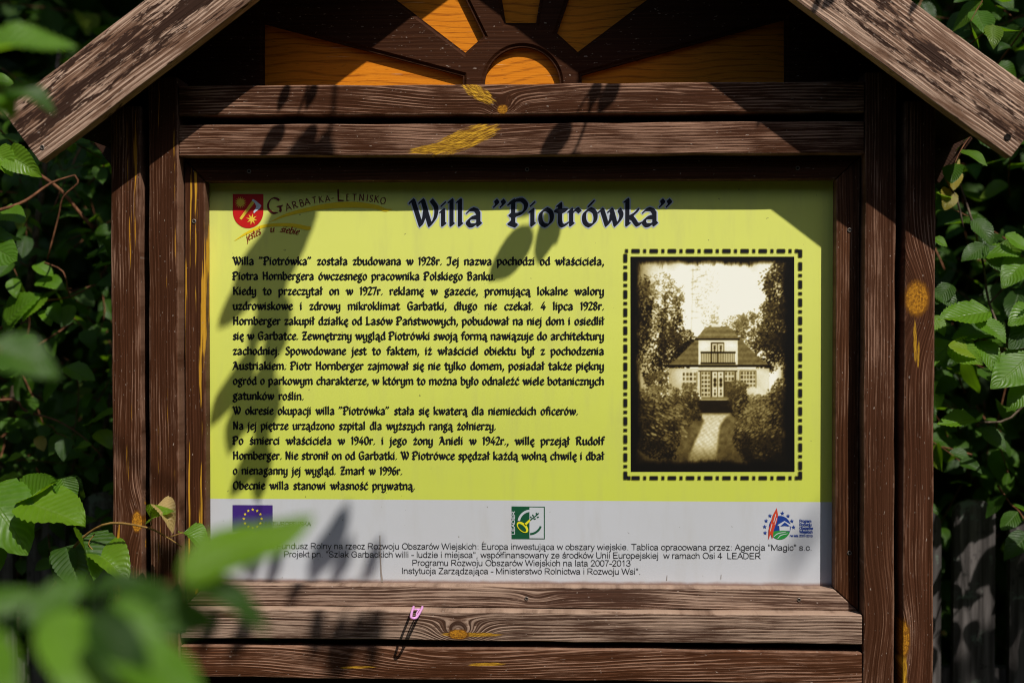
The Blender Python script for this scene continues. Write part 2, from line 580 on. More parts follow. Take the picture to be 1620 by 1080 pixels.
co = t.n('TexCoord').outputs['Object']
sp = t.n('SeparateXYZ', None, Vector=co)
x, y, z = sp.outputs
far = t.noise(t.xyz(t.m('MULTIPLY', x, 3.4), 0.0, t.m('MULTIPLY', z, 9)), 1, 2)
v = t.m('MULTIPLY_ADD', far, .085, z)
ln = t.m('SINE', t.m('MULTIPLY', v, 560))
fine = t.noise(t.xyz(t.m('MULTIPLY', x, 20), 0.0, t.m('MULTIPLY', z, 620)), 1, 3, .6)
pore = t.noise(t.xyz(t.m('MULTIPLY', x, 55), 0.0, t.m('MULTIPLY', z, 900)), 1, 2, .6)
c = t.mix(t.rng(ln, .35, 1.0), (.60, .178, .006), (.30, .072, .003))
c = t.mix(t.rng(fine, .3, .75), c, (.70, .235, .012))
c = t.mix(t.m('MULTIPLY', t.rng(pore, .62, .70), .75), c, (.16, .05, .006))
crk = t.noise(t.xyz(t.m('MULTIPLY', x, 9), 0.0, t.m('MULTIPLY', z, 420)), 1, 2, .5)
c = t.mix(t.m('MULTIPLY', t.rng(crk, .70, .74), .8), c, (.70, .55, .36))
M_orange = t.base(c, .5, .12, fine, .2, .0006)
rb = [(-.60, 1.985), (.60, 1.985), (.60, 2.00), (.006, apexz + .05), (-.60, 2.00)]
V, F = extrude_poly(rb, [], GY + .0135, GY + .022)
link('sun_inlay', mesh_from('sun_inlay', V, F), M_orange, gable)

# ---------------------------------------------------------------- roof
APX, APZ, SL = .004, 2.412, .740
ang = math.atan(SL)
LB = .885                         # length along the lower edge
bw = .0965
M_barge = [wood('wood_bargeboard_' + s, dark=(.10, .050, .030), mid=(.235, .130, .080), worn=(.49, .335, .245), wear=.60, flake=fl, edge=.35, halfw=.048, ringamp=1.9,
                grain=.8, spec=.06) for s, fl in (('left', .85), ('right', .68))]
for k, sgn in enumerate((-1, 1)):
    d = Vector((sgn * math.cos(ang), 0, -math.sin(ang)))
    nrm = Vector((sgn * math.sin(ang), 0, math.cos(ang)))
    # mitred at the ridge: that end is cut upright
    cutv = math.tan(ang)
    ext = cutv * bw / 2
    mid = Vector((APX, -.151, APZ)) + d * ((LB - ext) / 2) + nrm * (bw / 2)
    b = board('bargeboard', M_barge[k], BOARD, LB + ext, bw, .028, mid, (ang if sgn < 0 else -ang), seed=60 + k, bev=.0016,
              cut=((0, cutv) if sgn < 0 else (-cutv, 0)))
    e = at(67, 233, -.165) if sgn < 0 else at(1594, 217, -.165)
    screw(67 if sgn < 0 else 1594, 233 if sgn < 0 else 217, -.1656, b, .0034 if sgn < 0 else .005)
    if sgn > 0:
        b.children[0].name = 'nail_hole'
        for q in b.children[0].data.polygons: q.material_index = 1
    # roof boards behind it and the rear bargeboard
    mid2 = Vector((APX, .058, APZ)) + d * (LB / 2 - .012) + nrm * (bw - .022)
    bm = bmesh.new()
    bmesh.ops.create_cube(bm, size=1.0)
    bmesh.ops.scale(bm, vec=(LB - .024, .386, .022), verts=bm.verts)
    me = bpy.data.meshes.new('roof_panel'); bm.to_mesh(me); bm.free()
    link('roof_panel', me, M_back, BOARD, Matrix.Translation(mid2) @ Matrix.Rotation((-ang if sgn < 0 else ang), 4, 'Y'))
    mid3 = Vector((APX, .266, APZ)) + d * ((LB - ext) / 2) + nrm * (bw / 2)
    board('bargeboard', M_back, BOARD, LB + ext, bw, .028, mid3, (ang if sgn < 0 else -ang), seed=70 + k, cut=((0, cutv) if sgn < 0 else (-cutv, 0)))

# ================================================================ the printed panel

def print_mat(name, col, dirt=(.30, .26, .16), col2=None):
    t = NT(name)
    co = t.n('TexCoord').outputs['Object']
    sp = t.n('SeparateXYZ', None, Vector=co)
    X, Y, Z = sp.outputs
    dust = t.noise(t.xyz(t.m('MULTIPLY', X, 34), 0.0, t.m('MULTIPLY', Z, 6)), 1, 4, .6)
    big = t.noise(t.xyz(t.m('MULTIPLY', X, 3), 0.0, t.m('MULTIPLY', Z, 4)), 1, 2, .5)
    if col2:        # paler at the top, deeper at the foot: painted sheen and light falloff
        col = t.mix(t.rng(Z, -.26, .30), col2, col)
    c = t.mix(t.m('MULTIPLY', t.rng(dust, .45, .8), .17), col, dirt)
    c = t.mix(t.m('MULTIPLY', t.rng(big, .35, .7), .07), c, dirt)
    sp2 = t.noise(co, 130, 2, .5)
    c = t.mix(t.m('MULTIPLY', t.rng(sp2, .735, .76), .6), c, (.10, .09, .05))
    # brown grime that has run together along the lower edge
    gn = t.noise(t.xyz(t.m('MULTIPLY', X, 28), 0.0, t.m('MULTIPLY', Z, 60)), 1, 4, .6)
    low = t.rng(t.m('MULTIPLY_ADD', gn, -.007, Z), MZ0 - ZC0 - .0035, MZ0 - ZC0 + .0035, 1.0, 0.0)
    c = t.mix(t.m('MULTIPLY', low, .8), c, (.20, .085, .04))
    rough = t.rng(dust, .3, .8, .34, .5)
    n_ = t.noise(co, 14, 2)
    return t.base(c, rough, .35, n_, .25, .002)


ZC0 = 1.551
PX0, PX1, PZ0, PZ1 = -.512, .510, 1.218, 1.886
zsplit = at(810, 791, 0).z


def rect_mesh(name, x0, x1, z0, z1, y, mat, parent, thick=0.0):
    V = [(x0, y, z0 - ZC0), (x1, y, z0 - ZC0), (x1, y, z1 - ZC0), (x0, y, z1 - ZC0)]
    F = [(0, 1, 2, 3)]
    if thick:
        V += [(a, y + thick, c) for (a, b, c) in V]
        F += [(7, 6, 5, 4), (0, 4, 5, 1), (1, 5, 6, 2), (2, 6, 7, 3), (3, 7, 4, 0)]
    return link(name, mesh_from(name, V, F), mat, parent, Matrix.Translation((0, 0, ZC0)))


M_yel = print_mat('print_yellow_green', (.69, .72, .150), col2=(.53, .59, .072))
M_wht = print_mat('print_white', (.50, .512, .545))
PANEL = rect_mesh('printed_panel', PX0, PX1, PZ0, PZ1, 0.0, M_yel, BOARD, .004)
WHITE = rect_mesh('white_strip', PX0, PX1, PZ0, zsplit, -.00025, M_wht, PANEL)
# a long scuff that runs up from the lower edge, and small scratches
M_scuff = plain('scuff', (.26, .22, .19), .7, .1)


def px_poly(name, polys, mat, parent, y, tri=True):
    """flat printed shape from polygons in photograph pixels on the panel face"""
    V, F = [], []
    for P in polys:
        pts = [at(p[0], p[1], 0) for p in P]
        k = len(V)
        fl = [Vector((p.x, p.z, 0)) for p in pts]
        V += [(p.x, y, p.z - ZC0) for p in pts]
        for a, b, c in tessellate_polygon([fl]):
            A, B, C = fl[a], fl[b], fl[c]
            if (B - A).cross(C - A).z < 0: b, c = c, b
            F.append((a + k, b + k, c + k))
    return link(name, mesh_from(name, V, F), mat, parent, Matrix.Translation((0, 0, ZC0)))


sc = [[(600.6, 846), (601.8, 846), (602.2, 872), (604.2, 905), (606.4, 919.4), (603.0, 919.4), (601.8, 905), (600.9, 880)],
      [(763, 857), (766, 855), (766.3, 856), (763.5, 858)], [(1054, 917), (1055, 909), (1055.8, 909), (1055.2, 917.5)],
      [(1140, 915), (1140.6, 908), (1141.3, 908), (1141, 915)]]
for q in sc: px_poly('scuff', [q], M_scuff, PANEL, -.0009)

# ---------------------------------------------------------------- broad-nib lettering
GLY = {}


def gl(ch, adv, s):
    st = []
    for part in s.split(';'):
        part = part.strip()
        sm = part.startswith('~')
        pts = [tuple(float(q) for q in p.split(',')) for p in part.strip('~').split()]
        st.append((sm, pts))
    GLY[ch] = (adv, st)


def stem(x, top, bot=.1): return '%g,%g %g,%g %g,%g %g,%g' % (x - .08, top - .07, x, top, x, bot, x + .06, bot + .045)


ARCH = '~.13,.66 .28,.86 .42,.93 .54,.80 .55,.6; .55,.65 .55,.1 .61,.14'
OG = '~%g,.06 %g,-.12 %g,-.24 %g,-.22'
def og(x): return OG % (x, x - .07, x + .0, x + .12)


AC = '%g,1.12 %g,1.34'
def ac(x): return AC % (x, x + .14)


def dot(x): return '%g,1.16 %g,1.27' % (x - .02, x + .06)


A_ = '~.10,.78 .24,.93 .42,.90 .52,.70; .52,.74 .52,.1 .59,.15; ~.52,.50 .24,.47 .11,.26 .20,.08 .36,.10 .52,.26'
E_ = '~.14,.50 .36,.55 .52,.66 .48,.86 .34,.93 .16,.74 .11,.45 .18,.16 .34,.06 .56,.20'
O_ = '~.34,.94 .16,.78 .11,.5 .16,.2 .33,.06 .50,.22 .56,.5 .51,.80 .34,.94'
C_ = '~.54,.80 .38,.93 .18,.76 .11,.48 .18,.17 .34,.06 .55,.20'
S_ = '~.46,.80 .32,.94 .15,.80 .19,.60 .38,.42 .45,.22 .30,.06 .08,.17'
Z_ = '.08,.80 .13,.88 .50,.88 .12,.12 .48,.12 .56,.22'
L_ = stem(.13, 1.43)
I_ = stem(.13, .9)
N_ = stem(.13, .9) + ';' + ARCH
gl('a', .70, A_); gl('ą', .70, A_ + ';' + og(.56))
gl('b', .69, '.03,1.34 .13,1.43 .13,.16; ~.13,.70 .34,.93 .52,.78 .57,.48 .50,.18 .32,.06 .13,.18')
gl('c', .60, C_); gl('ć', .60, C_ + ';' + ac(.33))
gl('d', .70, '~.53,.80 .34,.93 .17,.76 .11,.46 .18,.15 .30,.07 .54,.28;' + '.44,1.34 .54,1.43 .54,.1 .64,.17')
gl('e', .62, E_); gl('ę', .62, E_ + ';' + og(.40))
gl('f', .46, '~.50,1.36 .38,1.46 .24,1.36 .21,1.10; .21,1.15 .21,.10; .03,.88 .44,.88')
gl('g', .66, '~.48,.84 .32,.94 .14,.82 .14,.58 .30,.46 .48,.58 .48,.84; ~.44,.88 .52,1.0 .62,1.12; ~.26,.46 .16,.32 .28,.22 .48,.12 .54,-.10 .40,-.32 .18,-.34 .06,-.18 .16,.0 .32,.10')
gl('h', .70, L_ + ';' + ARCH)
gl('i', .33, I_ + ';' + dot(.12))
gl('j', .32, '.05,.81 .15,.9 .15,-.08; ~.15,.0 .12,-.28 -.04,-.38;' + dot(.14))
gl('k', .66, L_ + '; ~.52,.88 .44,.72 .16,.50; ~.16,.52 .34,.42 .50,.12 .64,.16')
gl('l', .33, L_); gl('ł', .37, stem(.15, 1.43) + '; .0,.70 .33,.98')
gl('m', 1.10, stem(.13, .9) + '; ~.13,.66 .28,.86 .40,.93 .52,.80 .53,.6; .53,.65 .53,.1; ~.53,.66 .68,.86 .80,.93 .92,.80 .93,.6; .93,.65 .93,.1 1.03,.17')
gl('n', .70, N_); gl('ń', .70, N_ + ';' + ac(.30))
gl('o', .68, O_); gl('ó', .68, O_ + ';' + ac(.32))
gl('p', .70, '.03,.81 .13,.9 .13,-.38; ~.13,.70 .34,.93 .52,.78 .57,.48 .50,.18 .32,.06 .13,.18')
gl('r', .52, stem(.13, .9) + '; ~.13,.66 .26,.86 .36,.92 .46,.80')
gl('s', .55, S_); gl('ś', .55, S_ + ';' + ac(.24))
gl('t', .50, '.12,1.14 .20,1.22 .20,.24; ~.20,.30 .24,.10 .34,.06 .48,.17; .02,.88 .44,.88')
gl('u', .70, '.03,.81 .13,.9 .13,.3; ~.13,.36 .18,.12 .30,.06 .52,.28; .45,.82 .54,.9 .54,.1 .64,.17')
gl('w', .98, '~.02,.80 .12,.90 .18,.70 .32,.08; ~.32,.08 .48,.42 .50,.70; ~.40,.82 .48,.90 .54,.70 .66,.08; ~.66,.08 .84,.40 .88,.66 .80,.90')
gl('y', .68, '.03,.81 .13,.9 .13,.3; ~.13,.36 .18,.12 .30,.06 .52,.28; .45,.82 .54,.9 .54,.0; ~.54,.05 .50,-.24 .32,-.38 .10,-.28')
gl('z', .60, Z_); gl('ż', .60, Z_ + ';' + dot(.30)); gl('ź', .60, Z_ + ';' + ac(.26))
gl('W', 1.16, '~.0,1.30 .10,1.42 .18,1.12 .42,.08; ~.42,.08 .54,.50 .58,.90; ~.38,1.30 .48,1.42 .56,1.12 .78,.08; ~.78,.08 .98,.50 1.02,1.02 .84,1.42')
gl('P', .78, '.04,1.30 .16,1.41 .16,.14 .28,.06; .0,.20 .16,.10; ~.0,1.22 .24,1.40 .50,1.43 .66,1.18 .58,.82 .34,.66 .04,.66')
gl('J', .68, '~.06,1.18 .12,1.36 .30,1.40 .58,1.34; .46,1.38 .46,.40; ~.46,.46 .40,.14 .24,.05 .04,.14')
gl('K', .84, stem(.16, 1.41) + '; ~.68,1.38 .56,1.05 .20,.72; ~.20,.74 .44,.62 .64,.14 .80,.18')
gl('H', .84, stem(.16, 1.41) + '; .54,1.32 .64,1.41 .64,.1 .74,.17; .16,.76 .64,.76')
gl('G', .84, '~.70,1.20 .46,1.42 .20,1.20 .12,.72 .22,.22 .46,.06 .68,.24; .68,.66 .68,.12; .44,.66 .72,.66')
gl('L', .66, '.06,1.32 .16,1.41 .16,.16; .04,.10 .50,.10 .60,.22')
gl('Z', .74, '.08,1.26 .15,1.38 .62,1.38 .14,.12 .60,.12 .70,.26; .18,.76 .54,.76')
gl('S', .68, '~.58,1.22 .40,1.42 .18,1.22 .22,.94 .46,.64 .56,.34 .38,.06 .08,.20')
gl('A', .86, '~.12,1.26 .30,1.40 .40,1.38; .40,1.38 .66,.1 .80,.17; .40,1.38 .20,.40 .04,.06; .18,.56 .58,.56')
gl('N', .84, stem(.16, 1.41) + '; .16,1.38 .62,.10; .64,1.41 .64,.10')
gl('O', .86, '~.42,1.42 .20,1.20 .12,.72 .20,.24 .42,.06 .64,.26 .72,.74 .64,1.22 .42,1.42')
gl('R', .84, stem(.16, 1.41) + '; ~.02,1.24 .24,1.40 .50,1.42 .62,1.16 .52,.84 .16,.74; ~.30,.76 .46,.60 .62,.12 .78,.17')
gl('B', .78, '.05,1.30 .16,1.41 .16,.12; ~.02,1.24 .24,1.40 .46,1.42 .56,1.18 .46,.88 .16,.78; ~.24,.80 .54,.74 .62,.44 .52,.14 .32,.06 .10,.14')
gl('1', .36, '.06,1.24 .18,1.38 .18,.08'); gl('4', .68, '.44,1.40 .08,.46 .62,.46; .44,.80 .44,.08')
gl('2', .62, '~.08,1.16 .20,1.38 .42,1.36 .50,1.10 .34,.64 .08,.12; .08,.12 .50,.12 .58,.22')
gl('9', .66, '~.52,1.14 .32,1.40 .12,1.20 .12,.90 .30,.70 .52,.92; ~.54,1.20 .56,.70 .42,.22 .20,.06')
gl('8', .66, '~.32,1.40 .14,1.24 .16,.96 .46,.60 .52,.30 .32,.06 .12,.30 .18,.62 .46,.94 .50,1.22 .32,1.40')
gl('7', .60, '.06,1.30 .54,1.34 .40,.80 .24,.08'); gl('6', .66, '~.52,1.36 .26,1.20 .12,.60 .20,.14 .38,.06 .54,.32 .48,.66 .32,.76 .14,.58')
gl('0', .70, '~.34,1.40 .16,1.16 .11,.70 .18,.22 .34,.06 .52,.24 .58,.74 .52,1.20 .34,1.40')
gl('.', .30, '.10,.08 .18,.16'); gl(',', .30, '~.14,.16 .17,.0 .06,-.20')
gl('"', .62, '~.10,1.40 .16,1.26 .06,1.10; ~.36,1.40 .42,1.26 .32,1.10')
gl('-', .40, '.06,.52 .30,.52')


def smooth2(pts, n=7):
    out = spline([(p[0], p[1], 0) for p in pts], n)
    return [(p.x, p.y) for p in out]


NROW = 15


def glyph_mesh(ch, nib, angle, thick, ky, asp=1.0, rnd=False):
    """scan-line outline of the nib dragged along the strokes; returns quads [(x0,y0),(x1,y0),(x3,y1),(x2,y1)]"""
    adv, st = GLY[ch]
    a = angle
    ux, uy = math.cos(a) * nib / 2, math.sin(a) * nib / 2
    vx, vy = -math.sin(a) * thick / 2, math.cos(a) * thick / 2
    rect = [((ux + vx) / asp, uy + vy), ((ux - vx) / asp, uy - vy), ((-ux - vx) / asp, -uy - vy), ((-ux + vx) / asp, -uy + vy)]
    if rnd:
        rect = [(nib / 2 * math.cos(q * PI / 4 + .39) / asp, nib / 2 * math.sin(q * PI / 4 + .39)) for q in range(8)]
    hexes = []
    for sm, pts in st:
        p = [(x, (y if y <= 1 else 1 + (y - 1) * ky)) for x, y in pts]
        if sm: p = smooth2(p)
        for i in range(len(p) - 1):
            c = [(p[i][0] + r[0], p[i][1] + r[1]) for r in rect] + [(p[i + 1][0] + r[0], p[i + 1][1] + r[1]) for r in rect]
            hexes.append(hull(c))
    ys = [q[1] for h in hexes for q in h]
    y0, y1 = min(ys), max(ys)
    n = max(4, int((y1 - y0) * NROW))

    def ints(y):
        seg = []
        for h in hexes:
            xs = []
            m = len(h)
            for i in range(m):
                (xa, ya), (xb, yb) = h[i], h[(i + 1) % m]
                if (ya <= y < yb) or (yb <= y < ya):
                    xs.append(xa + (xb - xa) * (y - ya) / (yb - ya))
            if len(xs) >= 2: seg.append((min(xs), max(xs)))
        seg.sort()
        out = []
        for s in seg:
            if out and s[0] <= out[-1][1] + 1e-4: out[-1] = (out[-1][0], max(out[-1][1], s[1]))
            else: out.append(s)
        return out
    e = 1e-5
    quads = []
    rows = [y0 + e + (y1 - y0 - 2 * e) * k / n for k in range(n + 1)]
    for k in range(n):
        lo, hi = ints(rows[k]), ints(rows[k + 1])
        ok = len(lo) == len(hi) and len(lo) > 0 and all(min(p[1], q[1]) > max(p[0], q[0]) - .06 for p, q in zip(lo, hi))
        if ok:
            for p, q in zip(lo, hi): quads.append((p[0], p[1], q[1], q[0], rows[k], rows[k + 1]))
        else:
            h = (rows[k + 1] - rows[k]) / 3
            for j in range(3):
                for p in ints(rows[k] + h * (j + .5)): quads.append((p[0], p[1], p[1], p[0], rows[k] + h * j, rows[k] + h * (j + 1)))
    return quads


def hull(pts):
    pts = sorted(set(pts))
    def half(ps):
        o = []
        for p in ps:
            while len(o) >= 2 and (o[-1][0] - o[-2][0]) * (p[1] - o[-2][1]) - (o[-1][1] - o[-2][1]) * (p[0] - o[-2][0]) <= 0: o.pop()
            o.append(p)
        return o
    lo, up = half(pts), half(pts[::-1])
    return lo[:-1] + up[:-1]


_gc = {}


class Lettering:
    def __init__(self, nib, angle, thick, ky, asp=1.0, rnd=False, pre='', space=.62):
        self.par = (nib, angle, thick, ky, asp, rnd)
        self.pre, self.space = pre, space
        self.V, self.F, self.k = [], [], 0

    def width(self, text, sp): return sum(sp if c == ' ' else GLY[c][0] for c in text)

    def put(self, ch, O, ex, ey, dy=0.0):
        """one glyph with its origin at O, x unit ex, y unit ey (world vectors)"""
        ch = ch if len(ch) > 1 else self.pre + ch
        key = (ch,) + self.par
        if key not in _gc: _gc[key] = glyph_mesh(ch, *self.par)
        self.k += 1
        off = -.000025 * (self.k % 3) + dy
        for (a, b, c, d, y0, y1) in _gc[key]:
            k = len(self.V)
            for (xx, yy) in ((a, y0), (b, y0), (c, y1), (d, y1)):
                p = O + ex * xx + ey * yy
                self.V.append((p.x, off, p.z - ZC0))
            self.F.append((k, k + 1, k + 2, k + 3))

    def line(self, text, x0, y0, x1, y1, xh, hs, justify=True, dy=0.0):
        """text between two photograph points on the panel face; xh = x-height in pixels; hs = horizontal unit in pixels"""
        A, B = at(x0, y0, 0), at(x1, y1, 0)
        e = (B - A).normalized()
        up = Vector((-e.z, 0, e.x))
        s = mm_px(0)
        ex, ey = e * hs * s, up * xh * s
        nsp = text.count(' ')
        sp = self.space
        L = (B - A).length
        w_ = sum(GLY[self.pre + c][0] for c in text if c != ' ')
        if justify == 'scale':
            ex = e * (L / (w_ + sp * nsp))
        elif justify:
            sp = (L / ex.length - w_) / nsp
            if sp < .42:
                sp = .42
                ex = e * (L / (w_ + sp * nsp))
        p = A.copy()
        for c in text:
            if c == ' ':
                p += ex * sp
                continue
            self.put(c, p, ex, ey, dy)
            p += ex * GLY[self.pre + c][0]

    def build(self, name, mat, parent, y):
        return link(name, mesh_from(name, self.V, self.F), mat, parent, Matrix.Translation((0, y, ZC0)))


M_ink = plain('black_ink', (.010, .010, .011), .4, .3)
M_navy = plain('blue_black_ink', (.008, .009, .015), .4, .3)
M_halo = plain('pale_lilac_ink', (.46, .50, .56), .45, .3)
T = 'Willa "Piotrówka"'
l1 = Lettering(.245, R(42), .07, 1.0, 1.38, space=.40)
l1.line(T, 649, 359, 1068, 358.5, 29.5, 29, 'scale')
l0 = Lettering(.245 + .10, R(42), .07 + .115, 1.0, 1.38, space=.40)
l0.line(T, 649, 359, 1068, 358.5, 29.5, 29, 'scale')
tl = l1.build('title_lettering', M_navy, PANEL, -.0006)
l0.build('pale_outline', M_halo, tl, -.0003)
LINES = [('Willa "Piotrówka" została zbudowana w 1928r. Jej nazwa pochodzi od właściciela,', 956),
         ('Piotra Hornbergera ówczesnego pracownika Polskiego Banku.', 784),
         ('Kiedy to przeczytał on w 1927r. reklamę w gazecie, promującą lokalne walory', 956),
         ('uzdrowiskowe i zdrowy mikroklimat Garbatki, długo nie czekał. 4 lipca 1928r.', 956),
         ('Hornberger zakupił działkę od Lasów Państwowych, pobudował na niej dom i osiedlił', 956),
         ('się w Garbatce. Zewnętrzny wygląd Piotrówki swoją formą nawiązuje do architektury', 956),
         ('zachodniej. Spowodowane jest to faktem, iż właściciel obiektu był z pochodzenia', 956),
         ('Austriakiem. Piotr Hornberger zajmował się nie tylko domem, posiadał także piękny', 956),
         ('ogród o parkowym charakterze, w którym to można było odnaleźć wiele botanicznych', 956),
         ('gatunków roślin.', 481),
         ('W okresie okupacji willa "Piotrówka" stała się kwaterą dla niemieckich oficerów.', 915),
         ('Na jej piętrze urządzono szpital dla wyższych rangą żołnierzy.', 785),
         ('Po śmierci właściciela w 1940r. i jego żony Anieli w 1942r., willę przejął Rudolf', 956),
         ('Hornberger. Nie stronił on od Garbatki. W Piotrówce spędzał każdą wolną chwilę i dbał', 956),
         ('o nienaganny jej wygląd. Zmarł w 1996r.', 637),
         ('Obecnie willa stanowi własność prywatną.', 657)]
lb = Lettering(.275, R(40), .125, .80, 1.27, space=.55)
for i, (tx, xe) in enumerate(LINES):
    yb = 419.6 + 23.63 * i
    full = xe == 956
    lb.line(tx, 368.3, yb - .3, xe, yb + (.1 if i < 8 else .5), 9.6, 12.1, True if full else 'scale')
lb.build('body_lettering', M_ink, PANEL, -.0005)

# ---------------------------------------------------------------- plain sans lettering (round pen)
SANS = {
    'a': (1.07, '~.16,.74 .30,.93 .56,.95 .78,.84 .82,.60; .82,.66 .82,.22 .90,.05; ~.82,.56 .50,.52 .22,.44 .12,.24 .24,.06 .48,.06 .72,.20 .82,.40'),
    'b': (1.07, '.14,1.38 .14,.05; ~.14,.64 .30,.90 .56,.95 .82,.78 .92,.50 .84,.20 .56,.05 .30,.10 .14,.36'),
    'c': (.963, '~.84,.66 .72,.88 .50,.95 .22,.80 .12,.50 .22,.18 .50,.05 .74,.14 .86,.36'),
    'd': (1.07, '.90,1.38 .90,.05; ~.90,.64 .74,.90 .50,.95 .22,.80 .12,.50 .20,.20 .48,.05 .74,.10 .90,.36'),
    'e': (1.07, '.14,.52 .92,.52; ~.92,.52 .82,.84 .54,.95 .24,.82 .13,.50 .24,.16 .54,.05 .80,.14 .92,.32'),
    'f': (.535, '~.52,1.34 .34,1.38 .24,1.26 .23,1.0; .23,1.05 .23,.05; .02,.95 .46,.95'),
    'g': (1.07, '.90,.95 .90,.0; ~.90,.1 .84,-.26 .56,-.38 .24,-.30 .16,-.14; ~.90,.64 .74,.90 .50,.95 .22,.80 .12,.50 .20,.20 .48,.05 .74,.10 .90,.36'),
    'h': (1.07, '.14,1.38 .14,.05; ~.14,.60 .30,.88 .56,.95 .80,.86 .86,.60; .86,.65 .86,.05'),
    'i': (.43, '.2,.95 .2,.05; .2,1.30 .2,1.38'), 'j': (.43, '.2,.95 .2,-.2; ~.2,-.15 .14,-.36 -.04,-.38; .2,1.30 .2,1.38'),
    'k': (.963, '.14,1.38 .14,.05; .80,.95 .16,.38; .40,.60 .86,.05'), 'l': (.43, '.2,1.38 .2,.05'), 'ł': (.43, '.2,1.38 .2,.05; .0,.58 .40,.86'),
    'm': (1.6, '.14,.95 .14,.05; ~.14,.60 .28,.88 .50,.95 .72,.86 .78,.60; .78,.65 .78,.05; ~.78,.60 .92,.88 1.14,.95 1.36,.86 1.42,.60; 1.42,.65 1.42,.05'),
    'n': (1.07, '.14,.95 .14,.05; ~.14,.60 .30,.88 .56,.95 .80,.86 .86,.60; .86,.65 .86,.05'),
    'o': (1.07, '~.53,.95 .22,.82 .11,.50 .22,.18 .53,.05 .84,.18 .95,.50 .84,.82 .53,.95'),
    'p': (1.07, '.14,.95 .14,-.38; ~.14,.64 .30,.90 .56,.95 .82,.78 .92,.50 .84,.20 .56,.05 .30,.10 .14,.36'),
    'r': (.64, '.14,.95 .14,.05; ~.14,.60 .24,.86 .42,.95 .60,.90'),
    's': (.963, '~.80,.72 .66,.92 .44,.95 .20,.84 .20,.64 .46,.52 .76,.40 .82,.20 .66,.06 .44,.05 .20,.12 .12,.30'),
    't': (.535, '.24,1.25 .24,.25; ~.24,.30 .28,.08 .48,.06; .02,.95 .46,.95'), 'u': (1.07, '.14,.95 .14,.35; ~.14,.40 .22,.12 .46,.05 .72,.14 .86,.40; .86,.95 .86,.05'),
    'w': (1.39, '.06,.95 .36,.05 .69,.90 1.02,.05 1.32,.95'), 'y': (.963, '.08,.95 .48,.08; ~.88,.95 .52,.10 .38,-.26 .26,-.38 .10,-.35'),
    'z': (.963, '.12,.95 .80,.95 .10,.05 .84,.05'),
    'A': (1.285, '.06,.05 .62,1.35 1.20,.05; .28,.48 .98,.48'), 'D': (1.39, '.16,1.33 .16,.05; ~.16,1.33 .62,1.33 1.06,1.12 1.18,.70 1.06,.26 .62,.05 .16,.05'),
    'E': (1.285, '.16,1.33 .16,.05; .16,1.33 1.08,1.33; .16,.72 1.0,.72; .16,.05 1.12,.05'), 'F': (1.18, '.16,1.33 .16,.05; .16,1.33 1.02,1.33; .16,.70 .90,.70'),
    'G': (1.5, '~1.24,1.0 1.06,1.26 .76,1.36 .36,1.20 .14,.70 .34,.22 .76,.04 1.08,.14 1.28,.30; 1.28,.28 1.28,.66 .78,.66'), 'I': (.535, '.26,1.35 .26,.05'),
    'L': (1.07, '.16,1.38 .16,.05 .96,.05'), 'M': (1.6, '.16,.05 .16,1.33 .78,.10 1.42,1.33 1.42,.05'), 'N': (1.39, '.16,.05 .16,1.33 1.18,.08 1.18,1.38'),
    'O': (1.5, '~.75,1.36 .32,1.18 .13,.70 .32,.22 .75,.04 1.18,.22 1.37,.70 1.18,1.18 .75,1.36'), 'P': (1.285, '.16,1.33 .16,.05; ~.16,1.33 .70,1.33 1.02,1.22 1.10,.96 .98,.68 .64,.60 .16,.60'),
    'R': (1.39, '.16,1.33 .16,.05; ~.16,1.33 .74,1.33 1.08,1.22 1.14,.98 1.02,.72 .68,.64 .16,.64; .66,.62 1.22,.05'),
    'S': (1.285, '~1.06,1.04 .92,1.28 .62,1.36 .28,1.24 .20,.98 .36,.78 .80,.64 1.08,.44 1.04,.16 .70,.04 .34,.10 .12,.42'), 'T': (1.18, '.59,1.33 .59,.05; .04,1.33 1.14,1.33'),
    'U': (1.39, '.16,1.38 .16,.55; ~.16,.60 .26,.18 .69,.04 1.10,.18 1.20,.60; 1.20,.55 1.20,1.38'), 'W': (1.82, '.04,1.36 .46,.05 .90,1.30 1.34,.05 1.78,1.36'),
    'K': (1.285, '.16,1.38 .16,.05; 1.08,1.36 .20,.54; .52,.84 1.16,.05'), 'J': (.96, '.70,1.38 .70,.40; ~.70,.46 .60,.10 .36,.04 .12,.16 .10,.44'),
    'Z': (1.18, '.10,1.33 1.06,1.33 .06,.05 1.10,.05'), '2': (1.07, '~.12,.96 .24,1.28 .54,1.36 .84,1.22 .88,.94 .66,.58 .12,.06; .12,.05 .92,.05'),
    '0': (1.07, '~.53,1.36 .20,1.16 .11,.70 .20,.22 .53,.04 .86,.22 .95,.70 .86,1.16 .53,1.36'), '7': (1.07, '~.10,1.32 .5,1.32 .92,1.32; ~.92,1.30 .60,.80 .40,.05'),
    '1': (1.07, '.28,1.06 .58,1.36 .58,.05'), '3': (1.07, '~.14,1.08 .28,1.30 .52,1.36 .82,1.22 .80,.90 .50,.74; ~.50,.74 .86,.62 .92,.34 .76,.10 .50,.04 .22,.12 .10,.36'),
    '4': (1.07, '.70,.05 .70,1.34 .06,.42 1.0,.42'), '-': (.64, '.08,.50 .56,.50'), '.': (.535, '.25,.06 .27,.06'), ',': (.535, '.27,.08 .25,-.06 .18,-.2'), ':': (.535, '.27,.06 .27,.08; .27,.86 .27,.88'),
    '"': (.685, '.18,1.36 .18,1.0; .48,1.36 .48,1.0')}
SANS['ó'] = (1.07, SANS['o'][1] + '; .50,1.16 .66,1.40')
SANS['ś'] = (.963, SANS['s'][1] + '; .46,1.16 .62,1.40')
